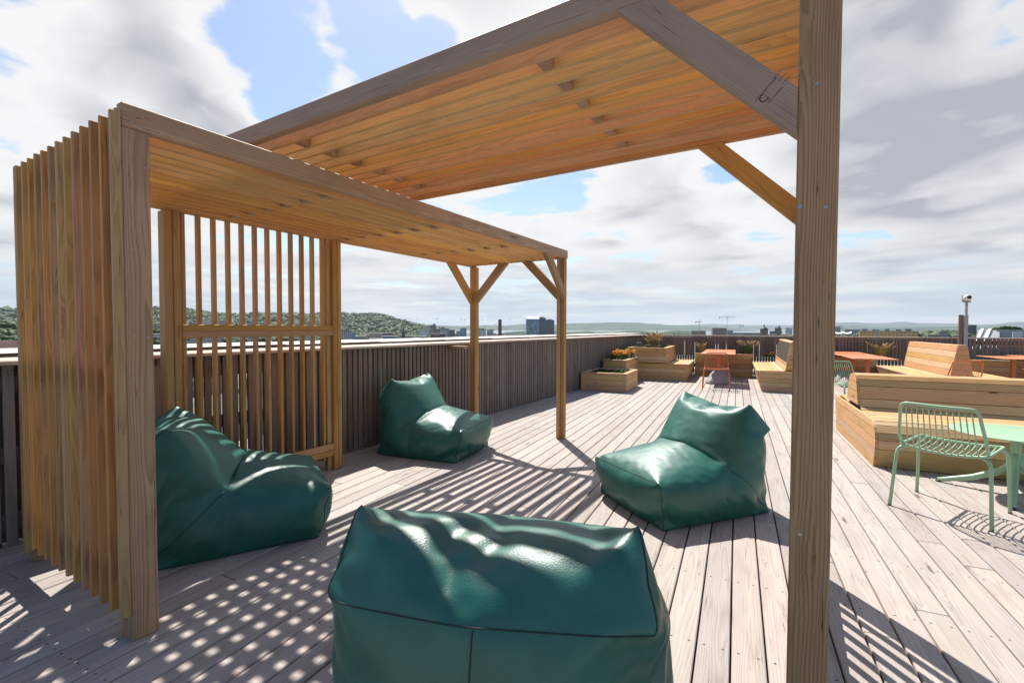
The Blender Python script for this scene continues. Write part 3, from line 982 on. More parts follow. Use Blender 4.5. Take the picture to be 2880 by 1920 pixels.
c0 = wire_chair(M['green_metal'], 'pale green wire chair pulled up to the round green table', (4.612, -.968, 0), R(-25.1), 'wire chairs', .475)
dup(c0, (9.02, -.70, 0), R(-150), 'pale green wire chair just right of the big pergola post, behind the curved bench')
c1 = wire_chair(M['orange_metal'], 'orange wire chair in front of the first orange table, facing the pergola', (11.02, 1.53, 0), R(187), 'wire chairs')
dup(c1, (11.30, -2.40, 0), R(15), 'orange wire chair standing before the end of the double sided bench')
dup(c1, (14.35, -4.42, 0), R(100), 'orange wire chair under the table at the right edge')

# ------------------------------------------------------------------ camera post
cp = thing('camera_post', 'galvanised post carrying a white dome camera in front of the far fence', 'camera post', (14.62, -3.25, 0))
pt = lambda y: -3.25+y
m = MB(); m.span(14.585, 14.655, pt(-.035), pt(.035), 0, 1.65, ch=.006); m.build('lower_tube', M['galv'])
place(bpy.data.objects['lower_tube'], cp)
m = MB(); m.span(14.598, 14.642, pt(-.022), pt(.022), 1.6505, 1.935, ch=.004); place(m.build('upper_tube', M['galv']), cp)
m = MB(); m.span(14.640, 14.646, pt(-.075), pt(.075), 1.936, 2.10); m.span(14.56, 14.6395, pt(-.075), pt(.075), 1.936, 1.942); place(m.build('bracket', M['galv']), cp)
m = MB(); m.lathe([(.074*math.sin(a), -.060*math.cos(a)) for a in np.linspace(0.02, math.pi-.02, 14)], (0, 0, 0), 24)
o = m.build('camera_housing', M['white']); o.location = (14.572, pt(.0), 2.035); o.rotation_euler = (0, R(-70), R(-12)); place(o, cp)
m = MB(); m.lathe([(.044*math.sin(a), -.044*math.cos(a)) for a in np.linspace(0.02, math.pi-.02, 12)], (0, 0, 0), 20)
o = m.build('camera_lens', M['black']); o.location = (14.530, pt(-.022), 2.048); place(o, cp)
wp = thing('timber_post', 'weathered timber post fixed to the far fence beside the camera post', 'post', (14.66, -3.17, 0))
m = MB(); m.span(14.64, 14.688, pt(.037), pt(.118), 0, 1.655, ch=.004); place(m.build('post', M['fence']), wp)
# ------------------------------------------------------------------ plants
def on_u(px, u):
    """deck coordinate v where photo column px meets the line u."""
    d = _f+_r*((px-1440)/F_PX)
    k = u/(d.x*math.cos(TH)+d.y*math.sin(TH))
    return -d.x*k*math.sin(TH)+d.y*k*math.cos(TH)


def blades(m, c, n, h, r, w, lean=.5, droop=.35):
    c = Vector(c)
    for i in range(n):
        an = rnd.uniform(0, 6.283); rr = r*math.sqrt(rnd.random())*.45
        b = c+Vector((math.cos(an)*rr, math.sin(an)*rr, 0))
        hh = h*rnd.uniform(.55, 1.05); an2 = an+rnd.uniform(-.7, .7); ln = lean*rnd.uniform(.15, 1.0)*r/.3
        d = Vector((math.cos(an2), math.sin(an2), 0)); sd = Vector((-d.y, d.x, 0))
        vs = []
        K = 5
        for k in range(K+1):
            t = k/K
            p = b+d*(ln*hh*t**1.8)+ZA*(hh*(t-droop*ln*t**3))
            ww = w*(1-t**2*.9)/2
            vs += [p-sd*ww, p+sd*ww]
        m.poly(vs, [(2*k, 2*k+1, 2*k+3, 2*k+2) for k in range(K)])


def leafballs(m, c, n, rx, rz, s):
    c = Vector(c)
    for i in range(n):
        d = Vector((rnd.gauss(0, 1), rnd.gauss(0, 1), rnd.gauss(0, 1))).normalized()*rnd.random()**.4
        p = c+Vector((d.x*rx, d.y*rx, abs(d.z)*rz))
        a = Vector((rnd.gauss(0, 1), rnd.gauss(0, 1), rnd.gauss(0, .7))).normalized()
        b = a.cross(Vector((rnd.gauss(0, 1), rnd.gauss(0, 1), rnd.gauss(0, 1)))).normalized()
        ss = s*rnd.uniform(.6, 1.2)
        m.poly([p-a*ss, p-b*ss*.45, p+a*ss, p+b*ss*.45], [(0, 1, 2, 3)])


def blossoms(m, pts, s):
    for p in pts:
        p = Vector(p); n = 9; a0 = rnd.random()*6
        ax = Vector((rnd.uniform(-.5, .5), rnd.uniform(-.5, .5), 1)).normalized(); e = ax.orthogonal().normalized(); f = ax.cross(e)
        vs = [p+ax*s*.35]
        for k in range(n*2):
            an = a0+k*math.pi/n; rr = s*(1 if k % 2 else .62)
            vs.append(p+(e*math.cos(an)+f*math.sin(an))*rr)
        m.poly(vs, [(0, 1+k, 1+(k+1) % (2*n)) for k in range(2*n)])


def grass(name, label, u, v, z, h, r, n, mat, w=.012, seeds=None, lean=.5):
    root = thing(name, label, 'plant', DW(u, v, z))
    m = MB(); blades(m, (0, 0, 0), n, h, r, w, lean); m.build('blades', M[mat], root)
    if seeds:
        m = MB()
        for i in range(seeds[0]):
            an = rnd.uniform(0, 6.283); rr = r*rnd.uniform(.2, 1.05); hh = h*rnd.uniform(.75, 1.08)
            p = Vector((math.cos(an)*rr, math.sin(an)*rr, hh)); d = Vector((math.cos(an)*.6, math.sin(an)*.6, .5)).normalized()
            m.tube([p-d*.05, p, p+d*.05, p+d*.10], [.003, .011, .010, .002], 5)
        m.build('seed_heads', M[seeds[1]], root)
    return root


def flowers(name, label, u, v, z, rx, h, nleaf, nfl, mat, s=.028, leaf='leaf'):
    root = thing(name, label, 'plant', DW(u, v, z))
    m = MB(); leafballs(m, (0, 0, 0), nleaf, rx, h*.8, .035); m.build('foliage', M[leaf], root)
    m = MB(); pts = []
    for i in range(nfl):
        an = rnd.uniform(0, 6.283); rr = rx*math.sqrt(rnd.random())
        pts.append((math.cos(an)*rr, math.sin(an)*rr, h*rnd.uniform(.7, 1.05)*(1-.25*(rr/rx)**2)))
    blossoms(m, pts, s); m.build('blossoms', M[mat], root)
    return root


grass('grass_clump', 'big straw coloured grass clump in the planter bench near the fence corner', 13.55, 2.10, .80, .34, .27, 420, 'straw', .014, (60, 'straw'), .75)
flowers('green_plant', 'small leafy green plant at the foot of the big straw grass clump', 13.35, 1.80, .80, .12, .12, 160, 6, 'lilac', .015)
flowers('lilac_plant', 'thin lilac flowering plant on the planter bench, left of the straw grass clump', 12.75, 2.35, .80, .09, .17, 50, 22, 'lilac', .014)
flowers('yellow_green_plant', 'small yellow green leafy plant between the lilac plant and the straw grass clump', 12.85, 2.12, .80, .06, .12, 60, 5, 'whiteflower', .014)
for i, (u, v) in enumerate(((11.25, 2.56), (11.62, 2.62), (11.95, 2.45))):
    flowers('marigold_plant', ('leftmost of the three orange marigold clumps in the taller planter box', 'middle one of the three orange marigold clumps in the taller planter box',
                               'rightmost of the three orange marigold clumps in the taller planter box')[i], u, v, .545, .19, .26, 230, 46, 'marigold', .034)
grass('grass_tuft', 'yellow grass tuft among the marigolds in the taller planter box', 11.75, 2.42, .545, .27, .12, 110, 'straw', .012)
flowers('white_flower_plant', 'low white flowering plant at the right end of the taller planter box', 12.2, 2.44, .545, .13, .10, 160, 40, 'whiteflower', .013)
flowers('low_green_plant', 'low green cushion plant at the right end of the low planter box', 10.45, 2.30, .335, .20, .085, 330, 10, 'whiteflower', .010)
flowers('low_lilac_plant', 'dark low plant with a few lilac flowers in the middle of the low planter box', 10.3, 2.68, .335, .17, .10, 150, 14, 'lilac', .012, 'darkleaf')
grass('grass_tuft', 'golden grass tuft at the far fence left of the first orange tables', 14.45, on_u(1975, 14.45), .57, .30, .17, 150, 'sedge', .013, (18, 'straw'))
grass('grass_tuft', 'tall green grass tuft with pale seed heads right of the first orange tables', 14.45, on_u(2103, 14.45), .57, .36, .24, 190, 'leaf', .010, (34, 'straw'))
flowers('red_flower_plant', 'small red and orange flower clump at the far fence beside the high bench', 14.45, on_u(2166, 14.45), .57, .15, .13, 130, 26, 'redflower', .024)
flowers('marigold_plant', 'marigold clump at the far fence just behind the orange tables right of the big post', 14.45, on_u(2410, 14.45), .57, .30, .14, 160, 40, 'marigold', .026)
grass('grass_tuft', 'bushy golden green grass tuft at the far fence left of the double sided bench', 14.45, on_u(2478, 14.45), .57, .36, .24, 210, 'sedge', .013, (26, 'straw'))
flowers('green_plant', 'low green plant at the far fence under the table at the right edge', 14.45, on_u(2800, 14.45), .57, .25, .07, 200, 4, 'whiteflower', .012)

# ------------------------------------------------------------------ ground, water, hills (setting)
def radial(name, mat, rings, a0=-math.pi, a1=math.pi, n=96):
    m = MB(); vs = []; fs = []
    for r, z in rings:
        for j in range(n+1):
            a = a0+(a1-a0)*j/n; vs.append((r*math.cos(a), r*math.sin(a), z))
    for i in range(len(rings)-1):
        for j in range(n):
            fs.append((i*(n+1)+j, (i+1)*(n+1)+j, (i+1)*(n+1)+j+1, i*(n+1)+j+1))
    m.poly(vs, fs)
    return m.build(name, mat, smooth=True)


t = NT('city_ground'); tc = t.n('ShaderNodeTexCoord', out=3)
g1 = t.noise(t.scale(tc, (.004, .004, .004)), 1, 6, .6); g2 = t.noise(t.scale(tc, (.03, .03, .03)), 1, 4, .6)
c_ = t.mix(t.mapr(g1, .42, .58), (.05, .075, .03), (.16, .15, .14)); c_ = t.mix(t.mapr(g2, .4, .65, 0, .6), c_, (.08, .085, .06))
M['ground'] = t.surf(c_, .9)
tag(radial('ground', M['ground'], [(18, -26), (250, -26), (600, -32), (1500, -43), (4200, -46), (12000, -52), (40000, -60)]), kind='structure')
t = NT('fjord_water'); tc = t.n('ShaderNodeTexCoord', out=3)
wv = t.noise(t.scale(tc, (.02, .02, .02)), 1, 5, .6)
M['water'] = t.surf((.10, .13, .15), .22, t.bump(wv, .15, 2.0), spec=.5)
tag(radial('fjord', M['water'], [(3300, -42.5), (13000, -42.2)], R(-14), R(58), 60), kind='structure')
# pale neighbouring roof seen through the gaps of the fences
M['roofing'] = plain('pale_roofing', (.42, .40, .38), .8, 0, .12, .5)
M['roofdark'] = plain('dark_roofing', (.035, .035, .037), .8, 0, .2, .5)
lr = thing('lower_roof', 'pale neighbouring roof glimpsed through the gaps of the far fence', 'roof', DW(24, -4, -.6))
m = MB(); m.board(DW(24, -4, -.72), (16, 22, .2), DAX); place(m.build('roof_slab', M['roofing']), lr)
lr = thing('lower_roof', 'dark lower roof with pale bands glimpsed through the gaps of the left fence', 'roof', (4, 9, -2))
m = MB(); m.span(-9, 17, 5.3, 13, -3.0, -2.4); place(m.build('roof_slab', M['roofdark']), lr)
m = MB(); m.span(-9, 17, 13.0, 13.3, -2.4, -1.05); m.span(-9, 17, 8.2, 8.7, -2.399, -2.2); m.span(-9, 17, 7.1, 7.25, -2.399, -2.25); place(m.build('pale_band', M['roofing']), lr)


def smooth(a): return a*a*(3-2*a)


def vnoise(x, y, s=0):
    return math.sin(x*1.7+s)*.5+math.sin(y*2.3+x*.6+s*2)*.3+math.sin(x*4.1-y*3.3+s)*.2


def interp(prof, px):
    for (a, ya), (b, yb) in zip(prof, prof[1:]):
        if a <= px <= b:
            t_ = (px-a)/(b-a); return ya+(yb-ya)*t_
    return prof[0][1] if px < prof[0][0] else prof[-1][1]


def hill(name, prof, d0, d1, mat, zb=-43, step=8, rows=16, rough=.08, seed=0):
    m = MB(); p0, p1 = prof[0][0], prof[-1][0]
    cols = int((p1-p0)/step)+1; vs = []; fs = []
    for i in range(cols):
        px = p0+(p1-p0)*i/(cols-1); zr = far(px, interp(prof, px), d1).z
        for j in range(rows+4):
            t_ = j/rows
            if t_ <= 1:
                d = d0+(d1-d0)*t_; z = zb+(zr-zb)*(smooth(t_)*.6+t_*.4)
                if 0 < t_ < 1: z += (zr-zb)*rough*vnoise(px*.03, t_*7, seed)*math.sin(t_*math.pi)
            else:
                d = d1*(1+(t_-1)*1.2); z = zr+(zb-zr)*smooth(min(1, (t_-1)*rows/3))
            q = far(px, 921, d); vs.append((q.x, q.y, z))
    R_ = rows+4
    for i in range(cols-1):
        for j in range(R_-1): fs.append((i*R_+j, (i+1)*R_+j, (i+1)*R_+j+1, i*R_+j+1))
    m.poly(vs, fs)
    o = tag(m.build(name, mat, smooth=True), kind='structure')
    return vs, R_


def hillmat(name, a, b, spots, k=.004, sp=.03, thr=.66):
    t = NT(name); tc = t.n('ShaderNodeTexCoord', out=3)
    n1 = t.noise(t.scale(tc, (k, k, k)), 1, 7, .65); n2 = t.noise(t.scale(tc, (sp, sp, sp)), 1, 3, .7)
    n3 = t.noise(t.scale(tc, (k*.6, k*.6, k*.6)), 1, 3)
    c = t.mix(t.mapr(n1, .38, .62), a, b)
    c = t.mix(t.math('MULTIPLY', t.mapr(n2, thr, thr+.05), t.mapr(n3, .46, .58)), c, spots)
    return t.surf(c, .95, t.bump(n1, .6, 20), spec=.1)


M['hill_wood'] = hillmat('hill_wood', (.013, .033, .011), (.05, .085, .022), (.30, .27, .25), .02, .1, .9)
M['hill_mid'] = hillmat('hill_mid', (.02, .045, .022), (.055, .085, .035), (.40, .38, .36), .005, .03, .60)
M['hill_far'] = hillmat('hill_far', (.02, .045, .025), (.05, .08, .04), (.3, .3, .3), .0015, .01, .75)
PL = [(-60, 866), (0, 868), (20, 866), (50, 872), (130, 872), (300, 868), (433, 864), (526, 868), (567, 875), (612, 882), (652, 882), (690, 882.6), (733, 881), (793, 882.6), (828, 881), (871, 884), (895, 881),
      (958, 880), (979, 881.5), (1044, 881), (1069, 883), (1095, 889.6), (1117, 895), (1138, 900.5), (1160, 907.5), (1182, 910.6), (1204, 915.7), (1232, 921), (1262, 933), (1280, 940)]
hv, hR = hill('wooded_hill', [(p, y+3.0) for p, y in PL], 1250, 2300, M['hill_wood'], -43, 6, 22, .10, 3)
PF = [(900, 917), (1240, 914.7), (1298, 916.4), (1335, 914.7), (1384, 913.8), (1413, 915.4), (1478, 910.6), (1561, 912.6), (1600, 909), (1687, 907.7), (1715, 905.7), (1802, 907), (1820, 909.7), (1854, 910.6), (1874, 914),
      (1932, 914.5), (1990, 917), (2040, 922), (2090, 927), (2140, 931)]
hill('far_shore_hills', PF, 7600, 9200, M['hill_mid'], -43, 10, 12, .10, 5)
PR = [(1820, 916), (1900, 915), (1932, 913.5), (1976, 911.5), (2005, 910.3), (2033, 911.5), (2062, 913.5), (2091, 915), (2221, 914.4), (2347, 907), (2398, 906), (2460, 909), (2509, 906.5), (2546, 904), (2571, 907.8),
      (2694, 909.7), (2749, 913), (2805, 911), (2842, 906), (2867, 904.8), (2900, 906), (2960, 909)]
hill('far_mountains', PR, 13500, 15500, M['hill_far'], -43, 12, 10, .06, 9)
hill('far_ridge', [(2250, 925), (2420, 921), (2600, 919.5), (2700, 918.5), (2800, 920), (2960, 919)], 7000, 8200, M['hill_far'], -43, 16, 8, .05, 2)
hill('wooded_island', [(1560, 941), (1600, 935), (1650, 931), (1690, 935), (1735, 934), (1765, 931), (1800, 930.5), (1835, 934), (1850, 936), (1880, 931.5), (1910, 929.5), (1940, 931), (1955, 937), (1975, 944)], 3200, 3600, M['hill_wood'], -46, 6, 6, .1, 1)
hill('wooded_island', [(1395, 943), (1415, 938), (1440, 933), (1470, 930.5), (1500, 931), (1560, 929), (1590, 934)], 3000, 3400, M['hill_wood'], -46, 6, 6, .1, 4)

# crowns -----------------------------------------------------------
_bm = bmesh.new(); bmesh.ops.create_icosphere(_bm, subdivisions=2, radius=1)
ICO_V = np.array([v.co[:] for v in _bm.verts]); ICO_F = np.array([[v.index for v in f.verts] for f in _bm.faces]); _bm.free()
nrng = np.random.default_rng(5)


def canopy(name, centres, radii, mat, squash=.9, kind='stuff'):
    """one mesh of lumpy crowns."""
    nv = len(ICO_V); V = []; Fs = []; RN = []
    for k, (c, r) in enumerate(zip(centres, radii)):
        s = 1+.28*np.sin(ICO_V @ nrng.normal(0, 3.2, 3)+nrng.uniform(0, 6))+.20*np.sin(ICO_V @ nrng.normal(0, 7, 3)+nrng.uniform(0, 6))
        s = s+nrng.normal(0, .10, nv)
        V.append(ICO_V*s[:, None]*r*np.array([1, 1, squash])+np.array(c)); Fs.append(ICO_F+k*nv); RN.append(np.full(nv, nrng.random()))
    V = np.vstack(V); Fs = np.vstack(Fs); RN = np.concatenate(RN)
    me = bpy.data.meshes.new(name)
    me.vertices.add(len(V)); me.vertices.foreach_set('co', V.astype(np.float32).ravel())
    me.loops.add(Fs.size); me.loops.foreach_set('vertex_index', Fs.astype(np.int32).ravel())
    me.polygons.add(len(Fs)); me.polygons.foreach_set('loop_start', np.arange(0, Fs.size, 3, dtype=np.int32)); me.update(calc_edges=True)
    me.attributes.new('rnd', 'FLOAT', 'POINT').data.foreach_set('value', RN.astype(np.float32))
    me.materials.append(mat)
    o = bpy.data.objects.new(name, me); COL.objects.link(o)
    if kind: o['kind'] = kind
    return o


HV = np.array(hv).reshape(-1, hR, 3)
cs, rs = [], []
for _ in range(5200):
    i = nrng.uniform(0, len(HV)-1.01); j = nrng.uniform(1.0, hR-4.2)
    if i > len(HV)*.35 or nrng.random() < .45:
        a = HV[int(i), int(j)]; b = HV[int(i)+1, int(j)]; c = HV[int(i), int(j)+1]
        p = a+(b-a)*(i % 1)+(c-a)*(j % 1); r = nrng.uniform(5.0, 9.0)
        cs.append(p+np.array([0, 0, r*.35])); rs.append(r)
canopy('hill_forest', cs, rs, M['forest'])
cs, rs = [], []
for px0, px1, pyt, d, n in ((2150, 2420, 940, 1500, 60), (2560, 2780, 937, 900, 70), (1560, 1960, 938, 3100, 160), (1380, 1600, 938, 2900, 90), (1000, 1240, 944, 1100, 60), (2600, 2720, 931, 1300, 40)):
    for _ in range(n):
        px = nrng.uniform(px0, px1); q = far(px, pyt+nrng.uniform(-2, 7), d*nrng.uniform(.93, 1.07)); r = nrng.uniform(5, 8)
        cs.append((q.x, q.y, q.z-r*.8)); rs.append(r)
canopy('town_trees', cs, rs, M['forest'])


def tree(label, px, pytop, d, wpx, base=-26, group='trees below the left fence'):
    """one tree with its own trunk, limbs and lumpy crown of many clumps."""
    top = far(px, pytop, d); w = wpx/F_PX*d/2; H = top.z-base
    root = thing('deciduous_tree', label, 'tree', (top.x, top.y, base), nrng.uniform(0, 6), group)
    m = MB(); m.tube([(0, 0, 0), (.1*w, 0, H*.4), (0, .1*w, H*.8)], [w*.10, w*.08, w*.03], 8)
    for k in range(5):
        a = k*1.26+nrng.uniform(0, 1); m.tube([(0, 0, H*.4), (math.cos(a)*w*.4, math.sin(a)*w*.4, H*.55+k*H*.04), (math.cos(a)*w*.7, math.sin(a)*w*.7, H*.7)], [w*.05, w*.03, w*.012], 6)
    m.build('trunk', M['bark'], root)
    cc, rr = [], []
    ch = min(H*.8, w*2.2)
    for _ in range(46):
        a = nrng.uniform(0, 6.283); t_ = nrng.uniform(0, 1); rad = w*math.sin(math.pi*(.12+.80*t_))**.7*nrng.uniform(.45, .92)
        cc.append((math.cos(a)*rad, math.sin(a)*rad, H-ch+ch*t_*.92)); rr.append(w*nrng.uniform(.16, .30))
    o = canopy('crown', cc, rr, M['forest'], .85, None); o.parent = root
    return root


M['bark'] = plain('bark', (.05, .035, .022), .9, 0, .3, 2)
T_ = [tree('tall dark tree seen between the slats of the back screen, below the left fence', 690, 948, 240, 70),
      tree('broad leafy tree on the slope at the left edge of the photo', 12, 905, 520, 60, group='trees on the near left slope'),
      tree('rounded tree on the slope at the left edge, lower and closer', 38, 925, 420, 70, group='trees on the near left slope')]


def trees(src, group, label, spots):
    for px, pyt, d, s in spots:
        q = far(px, pyt, d)
        H = src.get('H') or 1
        dup(src, (q.x, q.y, q.z-src['hh']*s), nrng.uniform(0, 6), label, group, (s, s, s))


for tr, d, py in ((T_[0], 240, 948), (T_[1], 520, 905), (T_[2], 420, 925)):
    tr['hh'] = far(1000, py, d).z+26
trees(T_[0], 'trees below the left fence', 'dark tree of the row below the left fence, seen through the back screen',
      [(640, 952, 250, .8), (745, 950, 230, .9), (790, 946, 260, .95), (838, 951, 240, .8), (885, 953, 270, .85), (930, 957, 250, .7), (605, 957, 240, .6)])
trees(T_[1], 'trees on the near left slope', 'leafy tree on the near wooded slope left of the back screen',
      [(-15, 900, 560, 1.0), (28, 893, 600, 1.05), (55, 902, 540, .9), (2, 915, 480, .85), (52, 918, 450, .8), (-10, 930, 400, .7), (20, 935, 380, .7), (48, 940, 360, .65), (435, 915, 500, .9), (445, 940, 420, .8)])
for tr in T_: del tr['hh']
# ------------------------------------------------------------------ the city
FA = {
    'office': facade('white_grid_office', (.42, .42, .42), (.05, .06, .08), 3.2, 3.3, .62, .62),
    'brown': facade('brown_brick', (.16, .10, .075), (.04, .045, .05), 3.0, 3.2, .4, .5),
    'darkbrown': facade('dark_brown_brick', (.065, .035, .03), (.03, .03, .035), 4.0, 3.6, .25, .3),
    'pink': facade('pinkish_plaster', (.46, .32, .25), (.07, .07, .08), 3.2, 3.2, .4, .5),
    'cream': facade('cream_plaster', (.50, .46, .38), (.07, .08, .09), 3.2, 3.2, .4, .5),
    'white': facade('white_striped', (.60, .60, .60), (.10, .11, .13), 60, 3.4, .98, .42),
    'whitegrid': facade('pale_grid', (.52, .55, .56), (.14, .18, .21), 3.0, 3.2, .5, .5),
    'checker': facade('checker_tower', (.55, .55, .55), (.05, .055, .06), 3.6, 3.3, .48, .55),
    'glass': facade('blue_glass', (.10, .17, .23), (.07, .13, .19), 2.6, 3.6, .80, .82, .25, .1, .06),
    'darkglass': facade('dark_glass', (.05, .07, .085), (.03, .045, .06), 3.0, 3.6, .70, .6, .3, .1, .08),
    'grey': facade('grey_office', (.24, .25, .26), (.06, .07, .085), 3.2, 3.3, .6, .5),
    'yellow': facade('yellow_block', (.58, .36, .12), (.10, .07, .05), 4.2, 3.2, .42, .45),
    'stripe': facade('dark_light_bands', (.52, .53, .54), (.03, .035, .04), 80, 4.2, .99, .55),
    'timberred': facade('red_house', (.26, .07, .045), (.4, .4, .4), 3.0, 3.2, .3, .35),
    'tile': facade('tiled_roof', (.12, .045, .04), (.08, .03, .03), 1.2, .6, .9, .3, .8, .3, .8),
    'slate': facade('slate_roof', (.085, .09, .10), (.06, .065, .07), 1.2, .6, .9, .3, .6, .2, .6),
    'brick': facade('chimney_brick', (.13, .065, .05), (.10, .045, .035), 1.4, 1.0, .9, .7, .85, .2, .85),
    'metalroof': facade('standing_seam', (.30, .31, .33), (.26, .27, .29), 1.6, 50, .9, .98, .45, .1, .4),
}
ROOF = plain('flat_roof', (.20, .20, .20), .8, 0, .2, .05)
ROOFW = plain('pale_roof', (.50, .49, .47), .7, 0, .1, .05)
COPPER = plain('dark_spire', (.035, .035, .04), .6, 0, .2, .3)
STEEL = plain('crane_steel', (.36, .37, .38), .6); CRANE_O = plain('crane_orange', (.50, .17, .06), .6); CRANE_W = plain('white_beam', (.75, .75, .76), .5)


def walls(m, c, w, d, z0, z1, s, n, taper=1.0):
    """four walls around centre c; gc.x along each wall, gc.z up."""
    h = z1-z0
    cor = [(-w/2, -d/2), (w/2, -d/2), (w/2, d/2), (-w/2, d/2)]
    r = rnd.random()
    for i in range(4):
        (a, b), (e, f) = cor[i], cor[(i+1) % 4]
        L = math.hypot(e-a, f-b); tx = taper
        P = lambda x, y, z, k: Vector((c[0], c[1], 0))+s*(x*k)+n*(y*k)+ZA*z
        m.poly([P(a, b, z0, 1), P(e, f, z0, 1), P(e, f, z1, tx), P(a, b, z1, tx)], [(0, 1, 2, 3)], r,
               [(0, 0, 0), (L, 0, 0), (L, 0, h), (0, 0, h)])


def frame(px0, px1, pyt, dist, rot=0.0, depth=None):
    a, b = far(px0, pyt, dist), far(px1, pyt, dist)
    s = Vector((b.x-a.x, b.y-a.y, 0)); w = s.length; s.normalize()
    n = Vector((-s.y, s.x, 0))
    if n.dot(Vector((a.x, a.y, 0))) < 0: n = -n
    c, q = math.cos(rot), math.sin(rot)
    s, n = s*c+n*q, n*c-s*q
    d = depth or w*.7
    mid = (a+b)/2
    return Vector((mid.x, mid.y, 0))+n*(d/2), w, d, (a.z+b.z)/2, s, n


def block(label, px0, px1, pyt, dist, fa, rot=0.0, depth=None, zb=-44, roof=None, extra=None, name='building', cat='building', group=None, top=0.6):
    c, w, d, z, s, n = frame(px0, px1, pyt, dist, rot, depth)
    root = thing(name, label, cat, (c.x, c.y, zb), 0, group)
    m = MB(); walls(m, c, w, d, zb, z-top, s, n); place(m.build('wall', FA[fa]), root)
    m = MB(); m.board((c.x, c.y, z-top/2), (w+.4, d+.4, top), (s, n, ZA), ch=.05); place(m.build('roof', roof or ROOF), root)
    if extra:
        for k, (fx, fy, fw, fd, fh) in enumerate(extra):
            m = MB(); p = c+s*(w*fx)+n*(d*fy); m.board((p.x, p.y, z+fh/2), (w*fw, d*fd, fh), (s, n, ZA), ch=.05); place(m.build('roof_unit', ROOF), root)
    return root, c, w, d, z, s, n


def gable(label, px0, px1, pyt, dist, fa, roofm, rot=0.0, depth=None, eave=.45, zb=-30, name='house', cat='house', group=None, dormers=0):
    c, w, d, z, s, n = frame(px0, px1, pyt, dist, rot, depth)
    root = thing(name, label, cat, (c.x, c.y, zb), 0, group)
    hr = d*eave; ze = z-hr
    m = MB(); walls(m, c, w, d, zb, ze, s, n)
    for sx in (-1, 1):
        p = Vector((c.x, c.y, 0))+s*(sx*w/2)
        m.poly([p-n*(d/2)+ZA*ze, p+n*(d/2)+ZA*ze, p+ZA*(z-.1)], [(0, 1, 2)])
    place(m.build('wall', FA[fa]), root)
    m = MB(); p = Vector((c.x, c.y, 0)); o_ = d*.04; sl = math.hypot(d/2+o_, hr+o_)
    for sy in (-1, 1):
        q = [p-s*(w/2+.3)+n*(sy*(d/2+o_))+ZA*(ze-o_*.8), p+s*(w/2+.3)+n*(sy*(d/2+o_))+ZA*(ze-o_*.8), p+s*(w/2+.3)+ZA*z, p-s*(w/2+.3)+ZA*z]
        g = [(0, 0, 0), (w, 0, 0), (w, 0, sl), (0, 0, sl)]
        m.prism(q if sy < 0 else q[::-1], ZA*.25, gcs=g if sy < 0 else g[::-1])
    rf = place(m.build('roof', FA[roofm]), root)
    if dormers:
        for k in range(dormers):
            m = MB(); x = (k+.5)/dormers-.5
            q = p+s*(w*x)-n*(d*.27)+ZA*(ze+hr*.52)
            m.board(q, (1.1, 1.2, 1.0), (s, n, ZA)); o = m.build('dormer', CRANE_W); o.parent = rf
    return root


# left, behind the low fence
gable('dark red tiled roof with pale dormers at the left edge, above the fence', -60, 75, 966, 210, 'cream', 'tile', .12, 14, .5, dormers=7)
gable('second dark red tiled roof at the left edge, behind the nearer one', -40, 90, 961, 260, 'cream', 'tile', .1, 12, .45, dormers=6)
gable('dark slate roof seen through the left part of the back screen, below the hill', 500, 600, 951, 230, 'pink', 'slate', -.5, 16, .5, dormers=0)
gable('steep grey slate roof seen between the slats of the back screen', 565, 628, 949, 300, 'pink', 'slate', .4, 14, .6)
block('pale low building between the slatted side wall and the back screen', 425, 470, 938, 420, 'cream', .2, roof=ROOFW)
block('reddish apartment block between the slatted side wall and the back screen, below the hill', 420, 462, 921, 800, 'pink', -.2)
block('white apartment block seen high through the left gaps of the back screen', 568, 596, 899, 1500, 'whitegrid', .2)
block('pinkish apartment block next to the white one seen through the back screen', 596, 640, 901, 1450, 'pink', .1)
block('pale flat block at the hill foot, through the middle of the back screen', 700, 760, 908, 1300, 'grey', .1)
block('grey row block at the hill foot, through the right part of the back screen', 820, 880, 910, 1300, 'cream', .1)
# houses on the hill
hs = [gable('small house on the wooded hill at left, one of many scattered among the trees', 560, 566, 893, 1950, f, rfm, .3, 9, .5, zb=35, name='hillside_house', group='houses on the wooded hill') for f, rfm in (('cream', 'tile'), ('timberred', 'slate'), ('whitegrid', 'slate'))]
for h_ in hs:
    for k in range(17):
        px = nrng.choice([nrng.uniform(526, 900), nrng.uniform(5, 50), nrng.uniform(1080, 1180)], p=[.82, .06, .12]); dd = nrng.uniform(1750, 2150)
        q = far(px, interp(PL, px)+nrng.uniform(5, 19), dd)
        dup(h_, (q.x, q.y, q.z-nrng.uniform(-1, 3)), nrng.uniform(-1, 1))
